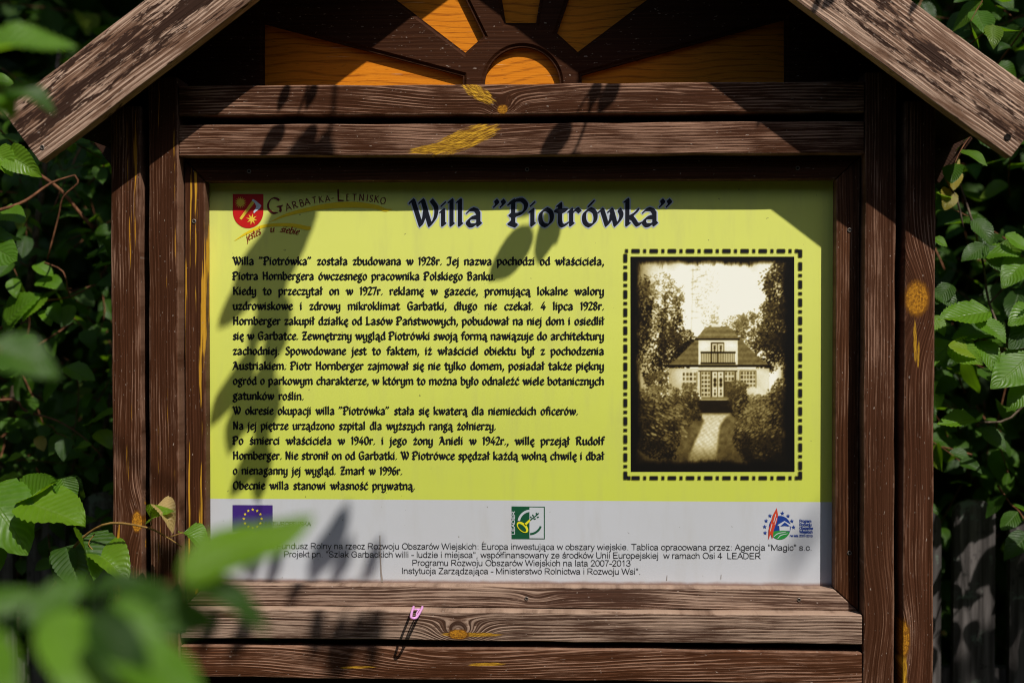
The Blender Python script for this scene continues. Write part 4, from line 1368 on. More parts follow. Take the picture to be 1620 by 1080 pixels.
# ================================================================ leaves, twigs, shrubs
def leaf_material(name, dark, light, trans, rough=.42, vein=.25, tfac=.38, spec=.45):
    t = NT(name)
    uv = t.n('UVMap', {'uv_map': 'UVMap'})
    sp = t.n('SeparateXYZ', None, Vector=uv.outputs[0])
    u, v, _ = sp.outputs
    tint = t.n('Attribute', {'attribute_name': 'tint'}).outputs['Fac']
    uc = t.m('ABSOLUTE', t.m('SUBTRACT', u, .5))
    co = t.n('TexCoord').outputs['Object']
    blot = t.noise(co, 55, 3, .6)
    big = t.noise(co, 22, 2, .6)
    side = t.m('SINE', t.m('MULTIPLY', t.m('SUBTRACT', v, t.m('MULTIPLY', uc, .62)), 62.0))
    sv = t.rng(side, .72, 1.0)
    mid = t.rng(uc, .012, .035, 1.0, 0.0)
    vm = t.m('MAXIMUM', t.m('MULTIPLY', sv, .55), mid)
    c = t.mix(t.m('MULTIPLY_ADD', t.m('SUBTRACT', blot, .5), .5, tint, clamp=True), dark, light)
    c = t.mix(t.m('MULTIPLY', vm, vein), c, (.16, .24, .06))
    c = t.mix(t.m('MULTIPLY', t.rng(tint, .86, 1.0), .45), c, (.20, .22, .012))
    # brown nibbled spots
    c = t.mix(t.m('MULTIPLY', t.rng(blot, .70, .76), .6), c, (.09, .06, .02))
    h = t.m('SUBTRACT', t.m('MULTIPLY', side, .5), t.m('MULTIPLY', mid, 1.2))
    t.base(c, t.rng(blot, .3, .7, rough - .08, rough + .12), spec, h, .45, .0012)
    tr = t.n('BsdfTranslucent')
    tc = t.mix(t.m('MULTIPLY', vm, .35), t.mix(tint, trans, tuple(min(1, q * 1.5) for q in trans)), dark)
    t.set(tr.inputs['Color'], tc)
    mx = t.n('MixShader')
    mx.inputs[0].default_value = tfac
    t.t.links.new(t.bsdf.outputs[0], mx.inputs[1]); t.t.links.new(tr.outputs[0], mx.inputs[2])
    t.t.links.new(mx.outputs[0], t.out.inputs[0])
    return t.mat


M_leaf = leaf_material('leaf_green', (.016, .048, .004), (.060, .145, .008), (.14, .28, .006), .45, spec=.3)
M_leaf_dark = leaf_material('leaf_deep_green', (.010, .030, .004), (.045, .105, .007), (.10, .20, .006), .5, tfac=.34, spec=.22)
M_leaf_lime = leaf_material('leaf_fresh_green', (.035, .105, .005), (.105, .220, .009), (.26, .46, .010), spec=.35)
M_leaf_yel = leaf_material('leaf_yellowed', (.20, .17, .02), (.34, .26, .03), (.45, .36, .04))


def bark(name, a, b):
    t = NT(name)
    co = t.n('TexCoord').outputs['Object']
    n_ = t.noise(co, 60, 4, .6)
    return t.base(t.mix(t.rng(n_, .35, .7), a, b), .75, .2, n_, .5, .002)


M_bark = bark('bark_grey_brown', (.035, .022, .014), (.13, .095, .065))
M_twig = bark('twig_red_brown', (.085, .032, .014), (.20, .085, .04))
M_twig2 = bark('twig_ochre', (.16, .085, .02), (.30, .18, .05))


def leaf_template(nv, nu, ser=.07, wd=.33, tipp=.95, basep=.55):
    """ovate serrated leaf, length 1 along +y; returns (u, v, x-factor) grids and quads"""
    vs = np.linspace(0, 1, nv + 1)
    us = np.linspace(-1, 1, nu + 1)
    prof = (vs ** basep) * ((1 - vs) ** tipp)
    prof = prof / prof.max() * wd
    U, V = np.meshgrid(us, vs)
    Hh = prof[:, None] * np.ones_like(U)
    saw = ((vs * nv * .5) % 1.0)
    edge = np.abs(U) > .99
    Hh = Hh * np.where(edge, 1 + ser * (2 * saw[:, None] - .6), 1)
    x = U * Hh
    idx = np.arange((nv + 1) * (nu + 1)).reshape(nv + 1, nu + 1)
    Q = np.stack([idx[:-1, :-1], idx[:-1, 1:], idx[1:, 1:], idx[1:, :-1]], -1).reshape(-1, 4)
    return U.ravel(), V.ravel(), x.ravel(), Q


TPL = {'big': leaf_template(26, 8), 'mid': leaf_template(9, 4, .05), 'low': leaf_template(5, 2, 0), 'lance': leaf_template(24, 8, .05, .235, .8, .5), 'strip': leaf_template(12, 4, 0, .10, .9, .6), 'fine': leaf_template(16, 6, .03, .145, .8, .7), 'slim': leaf_template(16, 6, .03, .20, .9, .6), 'heart': leaf_template(22, 8, .05, .42, .75, .32)}


def leaves_mesh(name, L, tpl='mid', seed=0):
    """L: list of (base, tip direction, normal, length, tint[, curl, fold]); one mesh of real little leaf surfaces"""
    rg = np.random.default_rng(seed)
    U, V, X, Q = TPL[tpl]
    N = len(L)
    B0 = np.array([tuple(l[0]) for l in L]); D = np.array([tuple(l[1]) for l in L]); Nn = np.array([tuple(l[2]) for l in L])
    ln = np.array([l[3] for l in L]); tint = np.array([l[4] for l in L])
    curl = np.array([(l[5] if len(l) > 5 else rg.uniform(-.05, .35)) for l in L])
    fold = np.array([(l[6] if len(l) > 6 else rg.uniform(-.05, .45)) for l in L])
    D = D / np.linalg.norm(D, axis=1, keepdims=True)
    Nn = Nn - D * (Nn * D).sum(1, keepdims=True)
    nn = np.linalg.norm(Nn, axis=1, keepdims=True)
    Nn = np.where(nn < 1e-4, np.array([[0.3, -.8, .5]]), Nn / np.maximum(nn, 1e-6))
    S_ = np.cross(D, Nn)
    ph = rg.uniform(0, 6, N)
    z = fold[:, None] * np.abs(X)[None] - curl[:, None] * (V ** 2)[None] + .03 * np.sin(V[None] * 7 + ph[:, None]) * (np.abs(U)[None] + .3) \
        + .018 * np.cos((V[None] - np.abs(X)[None] * .62) * 2 * PI * 9.9) * (np.abs(U)[None]) * (1 if tpl in ('big', 'heart') else 0)
    bend = rg.uniform(-.12, .12, N)
    xs = X[None] + bend[:, None] * (V ** 2)[None]
    P = B0[:, None] + ln[:, None, None] * (V[None, :, None] * (1 - .25 * np.abs(curl)[:, None, None] * V[None, :, None]) * D[:, None] + xs[..., None] * S_[:, None] + z[..., None] * Nn[:, None])
    n = len(U)
    QQ = (Q[None] + (np.arange(N) * n)[:, None, None]).reshape(-1, 4)
    uv = np.tile(np.stack([U * .5 + .5, V], 1), (N, 1))
    tv = np.repeat(tint, n)
    me = mesh_np(name, P.reshape(-1, 3), QQ, uv, tv)
    me.polygons.foreach_set('use_smooth', np.ones(len(me.polygons), bool))
    return me


def rvec(rg):
    v = rg.normal(0, 1, 3)
    return v / np.linalg.norm(v)


VIEW = np.array([.05, -.85, .45])


def spray(rg, p, d, length, nleaf, lsize, out, stems, droop=.35, sun=.6, r0=.0022):
    """one twig with alternate leaves"""
    pts = [np.array(p)]
    d = np.array(d) / np.linalg.norm(d)
    n = nleaf
    for i in range(n):
        d = d + np.array([0, 0, -droop / n]) + rg.normal(0, .07, 3)
        d /= np.linalg.norm(d)
        pts.append(pts[-1] + d * length / n)
    stems.append(([tuple(q) for q in pts], [r0 * (1 - .7 * i / n) for i in range(n + 1)]))
    side = np.cross(d, np.array([0, 0, 1.0])); side /= max(1e-6, np.linalg.norm(side))
    for i in range(1, n + 1):
        s = 1 if i % 2 else -1
        if i == n: s = 0
        ld = d * rg.uniform(.35, .7) + side * s * rg.uniform(.6, 1.0) + np.array([0, 0, rg.uniform(-.7, .0)]) + rg.normal(0, .18, 3)
        nm = np.array([0, 0, 1.0]) * sun + VIEW * rg.uniform(.2, .9) + rg.normal(0, .35, 3)
        out.append((pts[i], ld, nm, lsize * rg.uniform(.65, 1.2), float(np.clip(rg.normal(.45, .25), 0, 1))))


def stems_mesh(name, stems, seg=5):
    return mesh_from(name, *join_vf2([tube(spline(p, 3) if len(p) > 2 else p, None if False else _rs(r, p), seg) for p, r in stems]))


def _rs(r, p):
    if not isinstance(r, (list, tuple)): return r
    if len(p) <= 2: return r
    out = []
    for i in range(len(p) - 1):
        for k in range(3): out.append(r[i] + (r[i + 1] - r[i]) * k / 3)
    return out + [r[-1]]


def join_vf2(parts):
    V, F = [], []
    for v, f in parts:
        k = len(V)
        V.extend(v)
        F.extend(tuple(i + k for i in g) for g in f)
    return V, F


def shrub(name, label, cat, root, trunks, boxes, seed, mat, lsize, tpl='mid', group=None, trunk_r=.018, mat2=None):
    """root point; trunks: list of point lists; boxes: list of (centre, half size, twigs, leaves per twig, outward direction)"""
    rg = np.random.default_rng(seed)
    e = empty(name, root, label, cat, group)
    L, st = [], []
    for (c, h, ntw, nl, od) in boxes:
        for _ in range(ntw):
            p = np.array(c) + np.array(h) * rg.uniform(-1, 1, 3)
            d = np.array(od) + rg.normal(0, .55, 3)
            spray(rg, p, d, rg.uniform(.16, .34), nl, lsize, L, st)
    tr = [(t_, [trunk_r * (1 - .75 * i / (len(t_) - 1)) for i in range(len(t_))]) for t_ in trunks]
    link('trunk', stems_mesh('trunk', tr, 8), M_bark, e, smooth=True)
    link('twigs', stems_mesh('twigs', st, 4), M_twig, e, smooth=True)['kind'] = 'stuff'
    link('foliage', leaves_mesh('foliage', L, tpl, seed), mat, e)['kind'] = 'stuff'
    return e


def P3(px, py, y): return np.array(at(px, py, y))


# ---- ground
def ground():
    n = 60
    rg = np.random.default_rng(5)
    g_ = np.concatenate([-np.geomspace(60, .3, n // 2), np.geomspace(.3, 60, n // 2)])
    xx, yy = np.meshgrid(g_, g_)
    zz_ = .02 * np.sin(xx * 1.3) * np.cos(yy * 1.7) + rg.normal(0, .006, xx.shape)
    idx = np.arange(n * n).reshape(n, n)
    Q = np.stack([idx[:-1, :-1], idx[:-1, 1:], idx[1:, 1:], idx[1:, :-1]], -1).reshape(-1, 4)
    t = NT('forest_soil')
    co = t.n('TexCoord').outputs['Object']
    a = t.noise(co, 6, 6, .65); b = t.noise(co, 70, 4, .6)
    c = t.mix(t.rng(a, .35, .65), (.055, .042, .026), (.045, .075, .02))
    c = t.mix(t.rng(b, .5, .75), c, (.11, .085, .05))
    m = t.base(c, .9, .1, b, .7, .01)
    o = link('ground', mesh_np('ground', np.stack([xx, yy, zz_], -1).reshape(-1, 3), Q), m)
    tag(o, kind='structure')


ground()

# ---- picket fence behind the board
FE = empty('picket_fence', (0, .52, 0), 'weathered grey-black picket fence with rounded tops behind the board', 'fence')
t = NT('old_picket_wood')
co = t.n('TexCoord').outputs['Object']
sp = t.n('SeparateXYZ', None, Vector=co)
g1 = t.noise(t.xyz(t.m('MULTIPLY', sp.outputs[0], 90), t.m('MULTIPLY', sp.outputs[1], 60), t.m('MULTIPLY', sp.outputs[2], 4)), 1, 4, .6)
li = t.noise(co, 28, 5, .7)
c = t.mix(t.rng(g1, .35, .7), (.035, .030, .028), (.125, .11, .105))
c = t.mix(t.rng(li, .58, .68), c, (.12, .15, .12))
c = t.mix(t.rng(li, .28, .40, 1.0, 0.0), c, (.02, .018, .017))
M_picket = t.base(c, .8, .2, g1, .6, .002)


def picket(xc, wd, top, y, th=.02):
    n = 10
    pts = [(-wd / 2, 0), (wd / 2, 0)] + [(wd / 2 * math.cos(PI * k / n) , top - wd * .38 + wd * .38 * math.sin(PI * k / n) ** .8) for k in range(n + 1)]
    V, F = extrude_poly(pts, [], -th / 2, th / 2)
    return link('picket', mesh_from('picket', V, F), M_picket, FE, Matrix.Translation((xc, y, 0)))


pxs = [(1539.5, 790), (1628, 794)]
w_p = 64 * mm_px(.52)
x1 = at(1539.5, 900, .52).x; step = at(1628, 900, .52).x - x1
rr = random.Random(4)
ztop = at(1540, 790, .52).z
for k in range(-24, 11):
    picket(x1 + step * k + (rr.uniform(-.006, .006) if k not in (0, 1) else 0), w_p, ztop + (rr.uniform(-.02, .012) if k not in (0,) else 0), .52)
for zr in (.35, .95):
    V, F = extrude_poly([(x1 - step * 24.5, zr - .03), (x1 + step * 10.5, zr - .03), (x1 + step * 10.5, zr + .03), (x1 - step * 24.5, zr + .03)], [], .532, .562)
    link('rail', mesh_from('rail', V, F), M_picket, FE)

# ---- shrubs and trees round the board
# right: hornbeam-like shrub, big pleated leaves near the board
shrub('shrub', 'leafy hornbeam shrub with pleated fresh green leaves right of the board', 'shrub', (1.35, .75, 0),
      [[(1.35, .75, 0), (1.32, .7, .8), (1.25, .62, 1.6), (1.15, .5, 2.2)], [(1.38, .76, 0), (1.5, .8, 1.0), (1.45, .7, 2.3)], [(1.33, .76, 0), (1.15, .7, .9), (1.0, .5, 1.5)]],
      [((1.10, .62, 1.85), (.42, .25, .6), 150, 7, (-.3, -.7, .1)), ((1.15, .8, 1.5), (.45, .2, .35), 60, 7, (-.2, -.7, 0)), ((1.6, .7, 1.8), (.4, .35, .7), 90, 7, (.2, -.5, .2))], 31, M_leaf, .062)
# left: darker shrub
shrub('shrub', 'shadowy dark green shrub with small leaves left of the board', 'shrub', (-1.25, .8, 0),
      [[(-1.25, .8, 0), (-1.2, .75, .8), (-1.05, .65, 1.6), (-.95, .6, 2.2)], [(-1.28, .82, 0), (-1.5, .85, 1.0), (-1.5, .8, 2.2)], [(-1.22, .8, 0), (-1.0, .75, .9), (-.85, .6, 1.5)]],
      [((-1.05, .66, 1.60), (.38, .25, .45), 150, 8, (.2, -.6, 0)), ((-1.05, .8, 1.2), (.4, .2, .4), 80, 7, (.2, -.6, 0)), ((-1.05, .8, 2.05), (.4, .25, .3), 24, 6, (.2, -.5, 0)), ((-1.6, .8, 1.7), (.35, .35, .7), 70, 7, (-.2, -.5, .2))], 37, M_leaf, .047)
# the thicket behind both: several bushy young trees whose crowns run together
rgb = random.Random(9)
for i, (bx, by, ht) in enumerate(((-2.3, 1.7, 3.6), (-1.3, 1.9, 3.8), (-.3, 1.6, 3.3), (.7, 1.75, 3.5), (1.6, 1.8, 3.9), (2.6, 1.6, 3.6))):
    lab = ['tall dark bush far out on the left in the thicket', 'dark leafy bush showing left of the board behind the nearer shrub', 'dense bush hidden behind the left half of the board', 'dense bush hidden behind the right half of the board',
           'dark leafy bush behind the shrub with pleated leaves', 'tall dark bush far out on the right in the thicket'][i]
    shrub('bushy_tree', lab, 'tree', (bx, by, 0), [[(bx, by, 0), (bx + .05, by, 1.2), (bx - .05, by, ht * .8)], [(bx + .05, by, 0), (bx + .3, by - .1, 1.4), (bx + .4, by, ht * .7)], [(bx - .05, by, 0), (bx - .3, by - .1, 1.3), (bx - .42, by, ht * .7)]],
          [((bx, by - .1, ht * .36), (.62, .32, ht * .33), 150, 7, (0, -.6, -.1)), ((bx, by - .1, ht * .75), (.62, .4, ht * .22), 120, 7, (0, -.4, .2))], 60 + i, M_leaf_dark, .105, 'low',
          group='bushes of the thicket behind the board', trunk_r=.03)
# the far backdrop of the thicket
def thicket():
    rg = np.random.default_rng(77)
    L = []
    for k in range(19000):
        a = rg.uniform(-1.25, 1.25)
        rad = rg.uniform(3.0, 4.2)
        p = np.array([math.sin(a) * rad * 1.25, -1.0 + math.cos(a) * rad, rg.uniform(.05, 5.4)])
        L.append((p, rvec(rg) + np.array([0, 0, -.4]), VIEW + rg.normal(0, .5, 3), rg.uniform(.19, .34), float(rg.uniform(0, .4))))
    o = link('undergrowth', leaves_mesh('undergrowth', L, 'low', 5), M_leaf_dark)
    tag(o, 'dense dark leaves deep in the thicket behind the board', 'undergrowth', kind='stuff')


thicket()
# added unseen trees: their crowns are put in to shade the background
def added_tree(root, label, crown, n, seed, lean):
    rg = np.random.default_rng(seed)
    e = empty('added_shade_tree', root, label, 'tree')
    st, L = [], []
    r = np.array(root)
    top = np.array(crown[0])
    st.append(([tuple(r), tuple(r + (top - r) * .35 + np.array([.1, 0, .2])), tuple(r + (top - r) * .7 + np.array([0, 0, .15])), tuple(top)], [.11, .09, .06, .03]))
    c, h = np.array(crown[0]), np.array(crown[1])
    for k in range(9):
        tip = c + h * rg.uniform(-.85, .85, 3)
        st.append(([tuple(r + (top - r) * rg.uniform(.4, .8)), tuple((tip + top) / 2 + np.array([0, 0, .1])), tuple(tip)], [.04, .025, .008]))
    tw = []
    for k in range(n):
        q = rvec(rg) * rg.random() ** .4
        spray(rg, c + h * q, np.array(lean) + rg.normal(0, .6, 3), rg.uniform(.25, .45), 7, .13, L, tw, r0=.003)
    link('trunk', stems_mesh('trunk', st, 10), M_bark, e, smooth=True)
    link('twigs', stems_mesh('twigs', tw, 4), M_twig, e, smooth=True)['kind'] = 'stuff'
    link('crown', leaves_mesh('crown', L, 'low', seed), M_leaf, e)['kind'] = 'stuff'
    return e


# ---- one-off leafy branches (a thing each): stem and single leaves as parts
def branch(name, label, cat, stem_pts, radii, leaf_specs, mat_leaf, mat_stem, tpl='big', petiole=None, group=None, seed=1):
    e = empty(name, stem_pts[0], label, cat, group)
    link('stem', stems_mesh('stem', [(stem_pts, radii)] + (petiole or []), 8), mat_stem, e, smooth=True)
    for i, l in enumerate(leaf_specs):
        m = mat_leaf
        if len(l) > 7 and l[7] is not None: m = l[7]
        link('leaf', leaves_mesh('leaf', [l[:7]], tpl, seed + i), m, e)
    return e


def L2(bx, by, tx, ty, y0, y1, wfac=1.0, tint=.5, nrm=(0, -.8, .6), curl=.12, fold=.2, mat=None):
    """leaf from base pixel to tip pixel at depths y0, y1"""
    a, b = P3(bx, by, y0), P3(tx, ty, y1)
    return (a, b - a, np.array(nrm), float(np.linalg.norm(b - a)), tint, curl, fold, mat)


M_leaf_wither = leaf_material('leaf_withered', (.30, .17, .05), (.55, .40, .16), (.45, .30, .08))
tp = lambda px, py, y: tuple(at(px, py, y))
# in-focus twig in front of the left posts
branch('leafy_twig', 'thin ochre linden twig with a withered leaf reaching across the left posts', 'twig',
       [tp(60, 960, -.02), tp(100, 905, -.07), tp(112, 872, -.10), tp(140, 843, -.12), tp(176, 827, -.14), tp(232, 834, -.15), tp(262, 848, -.15), tp(288, 865, -.15)],
       [.0024, .0022, .0021, .0020, .0018, .0015, .0013, .0008],
       [L2(106, 866, 92, 928, -.10, -.13, tint=.15, nrm=(-.3, -.9, .2), curl=.2, fold=.15, mat=M_leaf),
        L2(106, 866, 132, 925, -.10, -.14, tint=.2, nrm=(.5, -.8, .2), curl=.2, fold=.25, mat=M_leaf),
        L2(122, 848, 160, 914, -.11, -.15, tint=.35, nrm=(.8, -.3, .5), curl=.1, fold=.9, mat=M_leaf),
        L2(154, 875, 202, 906, -.12, -.16, tint=.9, nrm=(-.35, -.12, .95), curl=.3, fold=.7),
        L2(240, 822, 254, 797, -.15, -.17, tint=.9, nrm=(-.8, -.5, .3), curl=.6, fold=.9),
        L2(248, 800, 280, 820, -.15, -.17, tint=.8, nrm=(.2, -.45, .9), curl=.7, fold=.9, mat=M_leaf_wither),
        L2(290, 842, 334, 858, -.15, -.17, tint=.6, nrm=(.1, -.25, .95), curl=.5, fold=.6),
        L2(300, 846, 326, 872, -.15, -.12, tint=.5, nrm=(.6, -.4, .5), curl=.6, fold=.5, mat=M_leaf_yel)],
       M_leaf_lime, M_twig2, 'heart', [([tp(150, 844, -.12), tp(140, 860, -.12), tp(152, 874, -.12)], .0009), ([tp(236, 834, -.15), tp(240, 828, -.15), tp(238, 818, -.15), tp(246, 802, -.15)], .0009), ([tp(266, 850, -.15), tp(290, 842, -.15)], .001)], seed=11)
branch('leafy_twig', 'red-brown twig with fresh green linden leaves at the left edge of the picture', 'twig',
       [tp(-40, 790, .06), tp(0, 790, .04), tp(50, 785, .03), tp(80, 788, .03), tp(104, 796, .03), tp(125, 800, .04)], [.003, .0026, .0022, .0018, .0014, .0008],
       [L2(-28, 775, 46, 852, .0, -.06, tint=.55, nrm=(.2, -.7, .6), curl=.35, fold=.15),
        L2(44, 797, 132, 812, .0, -.05, tint=.9, nrm=(.05, -.5, .9), curl=.25, fold=.3),
        L2(42, 793, 88, 762, .02, .0, tint=.5, nrm=(-.4, -.6, .6), curl=.1, fold=.9),
        L2(98, 756, 112, 800, .03, .02, tint=.4, nrm=(.6, -.8, .2), curl=.2, fold=.5),
        L2(110, 752, 128, 795, .05, .06, tint=.0, nrm=(-.3, -.8, .1), curl=.1, fold=.2, mat=M_leaf_dark),
        L2(-30, 830, 2, 905, .02, .0, tint=.5, nrm=(.1, -.8, .4))],
       M_leaf_lime, M_twig, 'heart', [([tp(104, 796, .03), tp(96, 775, .03), tp(90, 760, .02)], .0008), ([tp(44, 790, .02), tp(36, 779, .02), tp(24, 786, .02)], .0009)], seed=23)
# foreground, out of focus
FY = -1.42
branch('leafy_branch', 'large blurred leafy branch close to the camera across the lower left corner', 'branch',
       [tp(-160, 1180, FY + .05), tp(-20, 1010, FY), tp(90, 985, FY), tp(200, 955, FY - .02), tp(290, 925, FY - .02), tp(330, 925, FY - .02)], [.0022, .002, .0018, .0016, .0012, .0008],
       [L2(288, 918, 490, 802, FY - .02, FY + .03, tint=.9, nrm=(-.35, -.72, .6), curl=.03, fold=.10),
        L2(292, 922, 442, 975, FY - .02, FY - .02, tint=.05, nrm=(.1, -.35, .9), curl=.2, fold=.3, mat=M_leaf),
        L2(38, 990, 148, 905, FY, FY + .02, tint=.8, nrm=(.15, -.75, .65), curl=.2, fold=.1, mat=M_leaf),
        L2(-50, 965, 66, 930, FY, FY + .02, tint=.8, nrm=(.15, -.75, .65), curl=.2, fold=.1, mat=M_leaf),
        L2(60, 960, 140, 1010, FY + .03, FY + .03, tint=.0, nrm=(.0, -.9, .3), curl=.1, fold=.2, mat=M_leaf_dark),
        L2(170, 950, 338, 992, FY, FY - .02, tint=.35, nrm=(.15, -.75, .65), curl=.1, fold=.15, mat=M_leaf),
        L2(78, 965, 190, 1130, FY - .03, FY - .07, tint=.85, nrm=(.3, -.75, .6), curl=.1, fold=.12),
        L2(176, 985, 330, 1125, FY - .04, FY - .08, tint=.5, nrm=(.45, -.55, .7), curl=.1, fold=.12),
        L2(150, 965, 240, 1110, FY - .06, FY - .07, tint=.0, nrm=(-.1, -.8, .5), curl=.15, fold=.15, mat=M_leaf),
        L2(130, 945, 250, 905, FY + .02, FY + .02, tint=.1, nrm=(0, -.4, .9), curl=.1, fold=.3, mat=M_leaf),
        L2(180, 955, 260, 985, FY - .03, FY - .03, tint=.5, nrm=(0, -.6, .8), curl=.1, fold=.15),
        L2(-60, 985, 24, 1120, FY - .1, FY - .14, tint=.7, nrm=(.25, -.75, .6), curl=.1, fold=.15)],
       M_leaf_lime, M_leaf, 'lance', seed=41)
FY2 = -1.05
branch('leafy_branch', 'blurred leafy branch close to the camera at the upper left edge', 'branch',
       [tp(-220, 330, FY2), tp(-90, 190, FY2), tp(-30, 150, FY2), tp(20, 140, FY2)], [.004, .003, .002, .001],
       [L2(-30, 88, 116, 40, FY2, FY2, tint=.55, nrm=(-.25, -.55, .8), curl=.25, fold=.35),
        L2(10, 138, 94, 160, FY2, FY2, tint=.25, nrm=(.1, -.5, .8), curl=.25, fold=.3, mat=M_leaf),
        L2(-60, 150, 38, 140, FY2, FY2, tint=.5, nrm=(.1, -.6, .8), curl=.15, fold=.2),
        L2(-14, 130, 26, 190, FY2, FY2, tint=.6, nrm=(.2, -.6, .7), curl=.15, fold=.2)],
       M_leaf_lime, M_twig, 'big', [([tp(-90, 190, FY2), tp(-60, 120, FY2), tp(-30, 88, FY2)], .0014)], seed=51)
branch('leafy_branch', 'blurred single-leaf branch close to the camera at the middle of the left edge', 'branch',
       [tp(-220, 620, -1.2), tp(-90, 560, -1.2), tp(-40, 545, -1.2), tp(0, 555, -1.2)], [.003, .0025, .002, .001],
       [L2(-22, 545, 100, 585, -1.2, -1.2, tint=.45, nrm=(-.1, -.65, .75), curl=.15, fold=.15, mat=M_leaf), L2(-80, 560, 10, 560, -1.2, -1.2, tint=.4, nrm=(-.1, -.65, .75), curl=.15, fold=.15, mat=M_leaf)], M_leaf, M_twig, 'big', seed=57)
# leaves at the left between the bargeboard and the posts, sharp enough to read
branch('leafy_twig', 'grey bare twig with a few curled green leaves below the left eave', 'twig',
       [tp(-60, 345, .2), tp(0, 332, .2), tp(40, 318, .22), tp(80, 290, .24), tp(118, 277, .25)], [.004, .003, .0028, .002, .0012],
       [L2(14, 248, 56, 262, .12, .1, tint=.9, nrm=(0, -.9, .3), curl=.7, fold=.6), L2(-10, 240, 22, 268, .12, .1, tint=.9, nrm=(.2, -.7, .5), curl=.3, fold=.6),
        L2(0, 335, 43, 343, .2, .18, tint=.6, nrm=(0, -.6, .7)), L2(-12, 128, 22, 130, .1, .1, tint=.6, nrm=(0, -.8, .5)),
        L2(-6, 378, 34, 376, .2, .2, tint=.4, nrm=(0, -.4, .9)), L2(-30, 385, 26, 405, .2, .16, tint=.4, nrm=(0, -.9, .4))],
       M_leaf_lime, M_twig, 'heart', [([tp(118, 277, .25), tp(123, 290, .25), tp(100, 312, .26), tp(92, 345, .27), tp(75, 410, .28)], .0016), ([tp(60, 275, .3), tp(95, 300, .32), tp(122, 332, .34), tp(148, 362, .35)], .0032)], seed=61)
YL = .34
branch('leafy_twig', 'spray of small sunlit yellow-green leaves deep in the shade left of the outer left post', 'twig',
       [tp(-60, 560, YL), tp(0, 520, YL), tp(60, 480, YL), tp(110, 470, YL), tp(150, 450, YL)], [.003, .0026, .002, .0015, .001],
       [L2(2, 515, 58, 462, YL, YL - .03, tint=.6, nrm=(-.2, -.8, .5)), L2(34, 502, 70, 470, YL, YL - .03, tint=.9, nrm=(.2, -.7, .6)), L2(60, 442, 98, 455, YL, YL - .03, tint=.5, nrm=(0, -.6, .8)),
        L2(66, 490, 84, 512, YL, YL - .02, tint=.8, nrm=(.3, -.6, .7)), L2(84, 478, 92, 512, YL, YL - .02, tint=.4, nrm=(-.3, -.7, .6)), L2(112, 482, 104, 516, YL, YL - .02, tint=.8, nrm=(.1, -.6, .8)),
        L2(56, 418, 82, 436, YL, YL - .02, tint=.7, nrm=(0, -.5, .9)), L2(20, 440, 24, 470, YL, YL - .02, tint=.7, nrm=(.1, -.8, .6)), L2(70, 502, 82, 508, YL, YL - .02, tint=.9, nrm=(0, -.4, .9)),
        L2(140, 402, 172, 396, YL, YL - .02, tint=.9, nrm=(0, -.5, .9)), L2(150, 420, 160, 414, YL, YL - .02, tint=.9, nrm=(0, -.5, .9)), L2(138, 408, 152, 402, YL, YL - .02, tint=.8, nrm=(0, -.5, .9))],
       M_leaf_lime, M_twig, 'big', [([tp(110, 470, YL), tp(100, 430, YL), tp(70, 415, YL)], .0012)], seed=121)
branch('leafy_twig', 'few sunlit leaves on a red twig low beside the outer left post', 'twig',
       [tp(-60, 640, YL), tp(20, 632, YL), tp(40, 650, YL), tp(90, 665, YL), tp(130, 690, YL), tp(160, 720, YL)], [.003, .0024, .002, .0016, .0012, .001],
       [L2(104, 580, 148, 600, YL - .05, YL - .08, tint=.5, nrm=(.1, -.5, .9)), L2(68, 632, 88, 605, YL, YL - .02, tint=.5, nrm=(-.2, -.8, .5)), L2(130, 640, 146, 624, YL, YL - .02, tint=.3, nrm=(.2, -.8, .5)),
        L2(150, 662, 180, 650, YL, YL - .03, tint=.9, nrm=(0, -.6, .8)), L2(154, 680, 178, 706, YL, YL - .03, tint=1.0, nrm=(.2, -.7, .7)), L2(138, 672, 152, 660, YL, YL - .03, tint=.9, nrm=(0, -.5, .8)),
        L2(120, 708, 144, 700, YL, YL - .02, tint=.7, nrm=(0, -.5, .9)), L2(10, 730, 34, 716, YL, YL - .02, tint=.9, nrm=(0, -.5, .9)), L2(0, 758, 28, 750, YL, YL - .02, tint=.9, nrm=(0, -.5, .9)),
        L2(62, 690, 66, 714, YL, YL - .02, tint=.8, nrm=(0, -.7, .6), mat=M_leaf_yel)],
       M_leaf_lime, M_twig, 'big', seed=127)
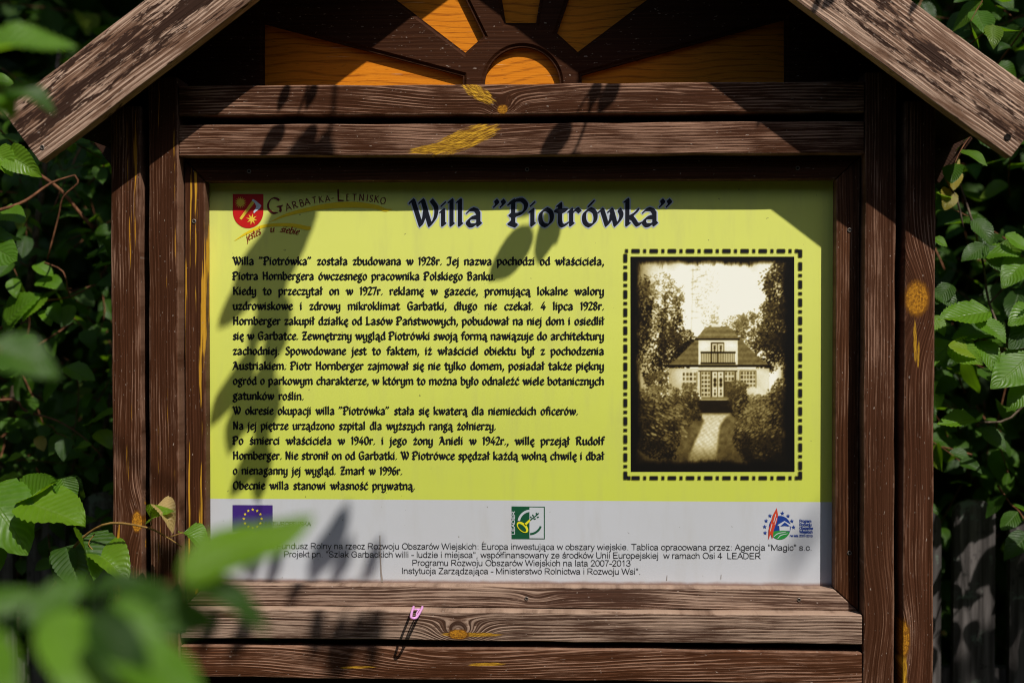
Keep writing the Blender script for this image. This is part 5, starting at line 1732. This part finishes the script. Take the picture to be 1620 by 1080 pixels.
# hornbeam sprays right beside the right post, in near focus
YR = .16
branch('leafy_branch', 'hornbeam branch with large pleated sunlit leaves beside the outer right post', 'branch',
       [tp(1760, 640, YR + .2), tp(1660, 590, YR + .1), tp(1600, 560, YR + .05), tp(1550, 535, YR + .03), tp(1500, 545, YR)], [.005, .004, .003, .002, .001],
       [L2(1564, 494, 1484, 500, YR, YR - .03, tint=.75, nrm=(-.1, -.6, .8), curl=.1, fold=.25),
        L2(1592, 532, 1500, 520, YR + .03, YR, tint=.25, nrm=(.1, -.4, .9), curl=.1, fold=.3, mat=M_leaf),
        L2(1546, 500, 1594, 538, YR, YR - .04, tint=.55, nrm=(.3, -.8, .5), curl=.15, fold=.15),
        L2(1550, 560, 1506, 540, YR, YR - .04, tint=1.0, nrm=(-.1, -.75, .6), curl=.15, fold=.15),
        L2(1505, 545, 1552, 575, YR, YR - .05, tint=.9, nrm=(-.2, -.85, .5), curl=.2, fold=.1),
        L2(1545, 540, 1592, 580, YR, YR - .04, tint=.6, nrm=(.1, -.75, .6), curl=.3, fold=.2),
        L2(1510, 540, 1462, 578, YR + .04, YR, tint=.35, nrm=(-.1, -.6, .7), curl=.1, fold=.2),
        L2(1630, 560, 1577, 618, YR, YR - .05, tint=.6, nrm=(.2, -.8, .6), curl=.1, fold=.12),
        L2(1640, 500, 1594, 545, YR + .02, YR - .02, tint=.1, nrm=(.4, -.8, .3), curl=.1, fold=.3, mat=M_leaf),
        L2(1650, 492, 1590, 502, YR + .02, YR - .02, tint=.6, nrm=(0, -.6, .8), curl=.1, fold=.2),
        L2(1630, 610, 1590, 645, YR, YR - .02, tint=.5, nrm=(0, -.8, .5), curl=.2, fold=.2),
        L2(1545, 664, 1486, 668, YR + .05, YR + .02, tint=.8, nrm=(.05, -.4, .9), curl=.1, fold=.3, mat=M_leaf_lime),
        L2(1556, 676, 1592, 712, YR + .06, YR + .03, tint=.35, nrm=(.2, -.8, .6), curl=.2, fold=.2, mat=M_leaf),
        L2(1510, 598, 1484, 622, YR + .08, YR + .06, tint=.35, nrm=(.2, -.7, .6), curl=.2, fold=.3, mat=M_leaf),
        L2(1505, 450, 1480, 480, YR + .1, YR + .08, tint=.3, nrm=(0, -.7, .6), mat=M_leaf), L2(1480, 455, 1515, 490, YR + .1, YR + .08, tint=.3, nrm=(0, -.7, .6), mat=M_leaf),
        L2(1548, 400, 1614, 396, YR + .1, YR + .08, tint=.6, nrm=(0, -.6, .8)), L2(1556, 392, 1600, 432, YR + .1, YR + .08, tint=.2, nrm=(.2, -.7, .5), mat=M_leaf),
        L2(1540, 346, 1576, 386, YR + .12, YR + .1, tint=.4, nrm=(.2, -.8, .4), mat=M_leaf), L2(1560, 388, 1522, 412, YR + .1, YR + .08, tint=.4, nrm=(-.2, -.8, .5), mat=M_leaf),
        L2(1590, 372, 1640, 396, YR + .1, YR + .08, tint=.7, nrm=(.1, -.6, .8)), L2(1625, 410, 1580, 446, YR + .1, YR + .06, tint=.6, nrm=(.1, -.7, .7)),
        L2(1476, 376, 1500, 388, YR + .1, YR + .08, tint=.6, nrm=(0, -.6, .8)), L2(1476, 500, 1498, 530, YR + .05, YR + .03, tint=.9, nrm=(0, -.7, .7))],
       M_leaf_lime, M_bark, 'big', [([tp(1600, 560, YR + .05), tp(1565, 480, YR + .1), tp(1556, 420, YR + .12), tp(1538, 350, YR + .15), tp(1505, 250, YR + .2)], .0022),
                                    ([tp(1660, 590, YR + .1), tp(1600, 660, YR + .1), tp(1548, 668, YR + .08)], .002), ([tp(1565, 480, YR + .1), tp(1610, 430, YR + .12), tp(1640, 380, YR + .1)], .002)], seed=71)
branch('leafy_branch', 'leafy twig with yellowing leaves and a brown one under the right eave', 'branch',
       [tp(1480, 230, .3), tp(1495, 280, .3), tp(1515, 320, .3), tp(1524, 360, .3)], [.002, .002, .002, .0015],
       [L2(1488, 238, 1518, 262, .3, .28, tint=.5, nrm=(.4, -.7, .5)), L2(1504, 262, 1516, 300, .3, .28, tint=.5, nrm=(.5, -.7, .3)), L2(1500, 312, 1482, 302, .3, .28, tint=.9, nrm=(0, -.5, .8), mat=M_leaf_lime),
        L2(1504, 300, 1494, 330, .3, .28, tint=.1, nrm=(.4, -.7, .5))], M_leaf_yel, M_bark, 'heart', seed=83)

# ---- branches hanging over from in front, above the picture: they throw the leaf shadows on the board
SUN = np.array(TOSUN) / abs(TOSUN.y)


def cast(px, py, yt, t_):
    """the point, t_ metres nearer than the surface y = yt, whose shadow falls at this place of that surface"""
    return P3(px, py, yt) + SUN * t_


def caster(label, t_, shadows, stem_px, mat=M_leaf, yt=0.0, seed=1, tpl='slim'):
    L = []
    for (bx, by, tx, ty, *r) in shadows:
        yy_ = r[0] if r else yt
        a, b = cast(bx, by, yy_, t_ + .0), cast(tx, ty, yy_, t_ + .01)
        L.append((a, b - a, np.array(TOSUN) + np.array([.1, .1, 0]), float(np.linalg.norm(b - a)), .5, .05, .1, None))
    sp_ = [tuple(cast(p[0], p[1], yt, t_)) for p in stem_px]
    rad = [.0042 - .003 * i / max(1, len(sp_) - 1) for i in range(len(sp_))]
    return branch('overhanging_branch', label, 'branch', sp_, rad, L, mat, M_twig, tpl, seed=seed)


caster('leafy branch hanging high before the board, shading the left edge of the print', .72,
       [(492, 286, 428, 500), (470, 292, 398, 430), (452, 335, 362, 500), (428, 400, 350, 530), (412, 380, 388, 470), (448, 440, 396, 570), (452, 470, 420, 600), (404, 545, 340, 690),
        (430, 565, 382, 700), (438, 600, 408, 720), (396, 600, 356, 730), (430, 680, 364, 790), (424, 700, 400, 800)],
       [(540, -150), (512, 120), (492, 330), (450, 440), (424, 560), (416, 680), (408, 830)], seed=91, tpl='fine')
caster('thin branch with small leaves high in front of the title of the board', .42,
       [(838, 356, 778, 462), (872, 330, 858, 425), (876, 340, 880, 392)], [(930, -150), (926, 40), (905, 220), (876, 320), (846, 352)], seed=95)
caster('leafy twig hanging high in front of the upper rails', .36,
       [(905, 188, 850, 262, YF), (978, 118, 945, 190, YF), (950, 124, 930, 178, YF), (930, 70, 932, 136, 0.0)],
       [(1000, -200), (972, 20), (950, 110), (912, 180)], yt=YF, seed=99)
caster('small leafy twig hanging high before the left end of the upper rails', .36,
       [(456, 130, 440, 182, YF), (500, 128, 482, 178, YF), (452, 190, 410, 254, YF), (500, 192, 470, 254, YF)],
       [(560, -200), (520, 0), (492, 120), (468, 190)], yt=YF, seed=100)
caster('leafy spray highest before the board, its blurred shadows on the white strip', 1.25,
       [(384, 830, 394, 925), (404, 850, 404, 930), (440, 850, 432, 940), (520, 835, 478, 935), (548, 800, 500, 925), (556, 850, 524, 940), (600, 850, 578, 930), (470, 930, 440, 1010), (545, 960, 515, 1085, YF), (575, 955, 545, 1080, YF), (596, 950, 580, 1070, YF),
        (505, 955, 492, 1060, YF), (400, 950, 366, 1060, YF), (340, 950, 325, 1040, YF), (240, 850, 290, 925, YF), (285, 840, 262, 930, YF), (262, 860, 250, 950, YF)],
       [(20, 560), (150, 760), (260, 850), (390, 930), (560, 925), (600, 900)], seed=103, tpl='fine')
caster('narrow-leaved twig high on the right before the board', 3.0, [(1300, 815, 1225, 925)], [(1520, 620), (1390, 740), (1290, 815)], seed=107, tpl='strip')
caster('leafy twig hanging in front of the right bargeboard', .3, [(1330, -30, 1300, 22, -.165), (1455, -10, 1436, 30, -.165), (1300, -10, 1280, 30, -.165)], [(1600, -160), (1460, -60), (1320, -40)], yt=-.165, seed=109)

# ---- pink plastic clip stuck in the gap under the moulding
cp = at(660, 963, YF)
cl = [(-.0068, .012, .001), (-.0068, -.004, .0), (-.0056, -.030, -.0016), (-.0040, -.047, -.003), (-.0016, -.0515, -.0034), (.0016, -.0515, -.0034), (.0040, -.047, -.003), (.0056, -.030, -.0016), (.0068, -.004, 0), (.0068, .012, .001)]
t = NT('pink_plastic')
t.bsdf.inputs['Subsurface Weight'].default_value = .15
M_pink = t.base((.70, .30, .62), .3, .5)
V, F = tube(spline([Vector((cp.x, YF, cp.z)) + Vector(p) for p in cl], 4), .0021, 8)
V2, F2 = tube([Vector((cp.x - .0074, YF - .002, cp.z)), Vector((cp.x + .0074, YF - .002, cp.z))], .0015, 8)
V3, F3 = tube(spline([Vector((cp.x, YF, cp.z)) + Vector(p) for p in ((.003, -.002, 0), (.002, -.022, -.0012), (.0028, -.036, -.0022), (.0052, -.040, -.0026))], 4), .0012, 8)
o = link('plastic_clip', mesh_from('plastic_clip', *join_vf([(V, F), (V2, F2), (V3, F3)])), M_pink, smooth=True)
tag(o, 'small pink plastic clip sticking out of the gap under the panel moulding', 'clip')


# added leaf mass behind the camera, out of view, to dim low sky light
def added_woodland():
    rg = np.random.default_rng(88)
    L = []
    for k in range(26000):
        a = rg.uniform(-1.75, 1.75)
        rad = rg.uniform(6.0, 8.5)
        top = 4.3 + .7 * math.sin(a * 5) + .4 * math.sin(a * 13 + 1)
        p = np.array([math.sin(a) * rad, -math.cos(a) * rad, rg.uniform(.1, top)])
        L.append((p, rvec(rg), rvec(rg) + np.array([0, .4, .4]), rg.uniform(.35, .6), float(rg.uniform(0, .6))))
    o = link('added_woodland', leaves_mesh('added_woodland', L, 'low', 6), M_leaf_dark)
    tag(o, 'unseen dark leaf mass added in front of the board to dim the low sky', 'added_woodland', kind='stuff')


added_woodland()
added_tree((2.3, -.1, 0), 'unseen tree added off to the right, its low crown set to shade the hornbeam shrub', ((2.5, -.7, 3.35), (.6, .75, .75)), 190, 201, (0, -.1, -.3))
added_tree((-2.4, .6, 0), 'unseen tree added off to the left, its crown set to shade the left background', ((-.45, -.85, 4.35), (.75, .3, .45)), 70, 205, (.1, -.1, -.2))
added_tree((3.3, .4, 0), 'tallest unseen tree added off to the right, its high crown set to shade the thicket', ((1.3, -.7, 5.4), (2.3, .9, .8)), 420, 209, (-.1, -.1, -.2))
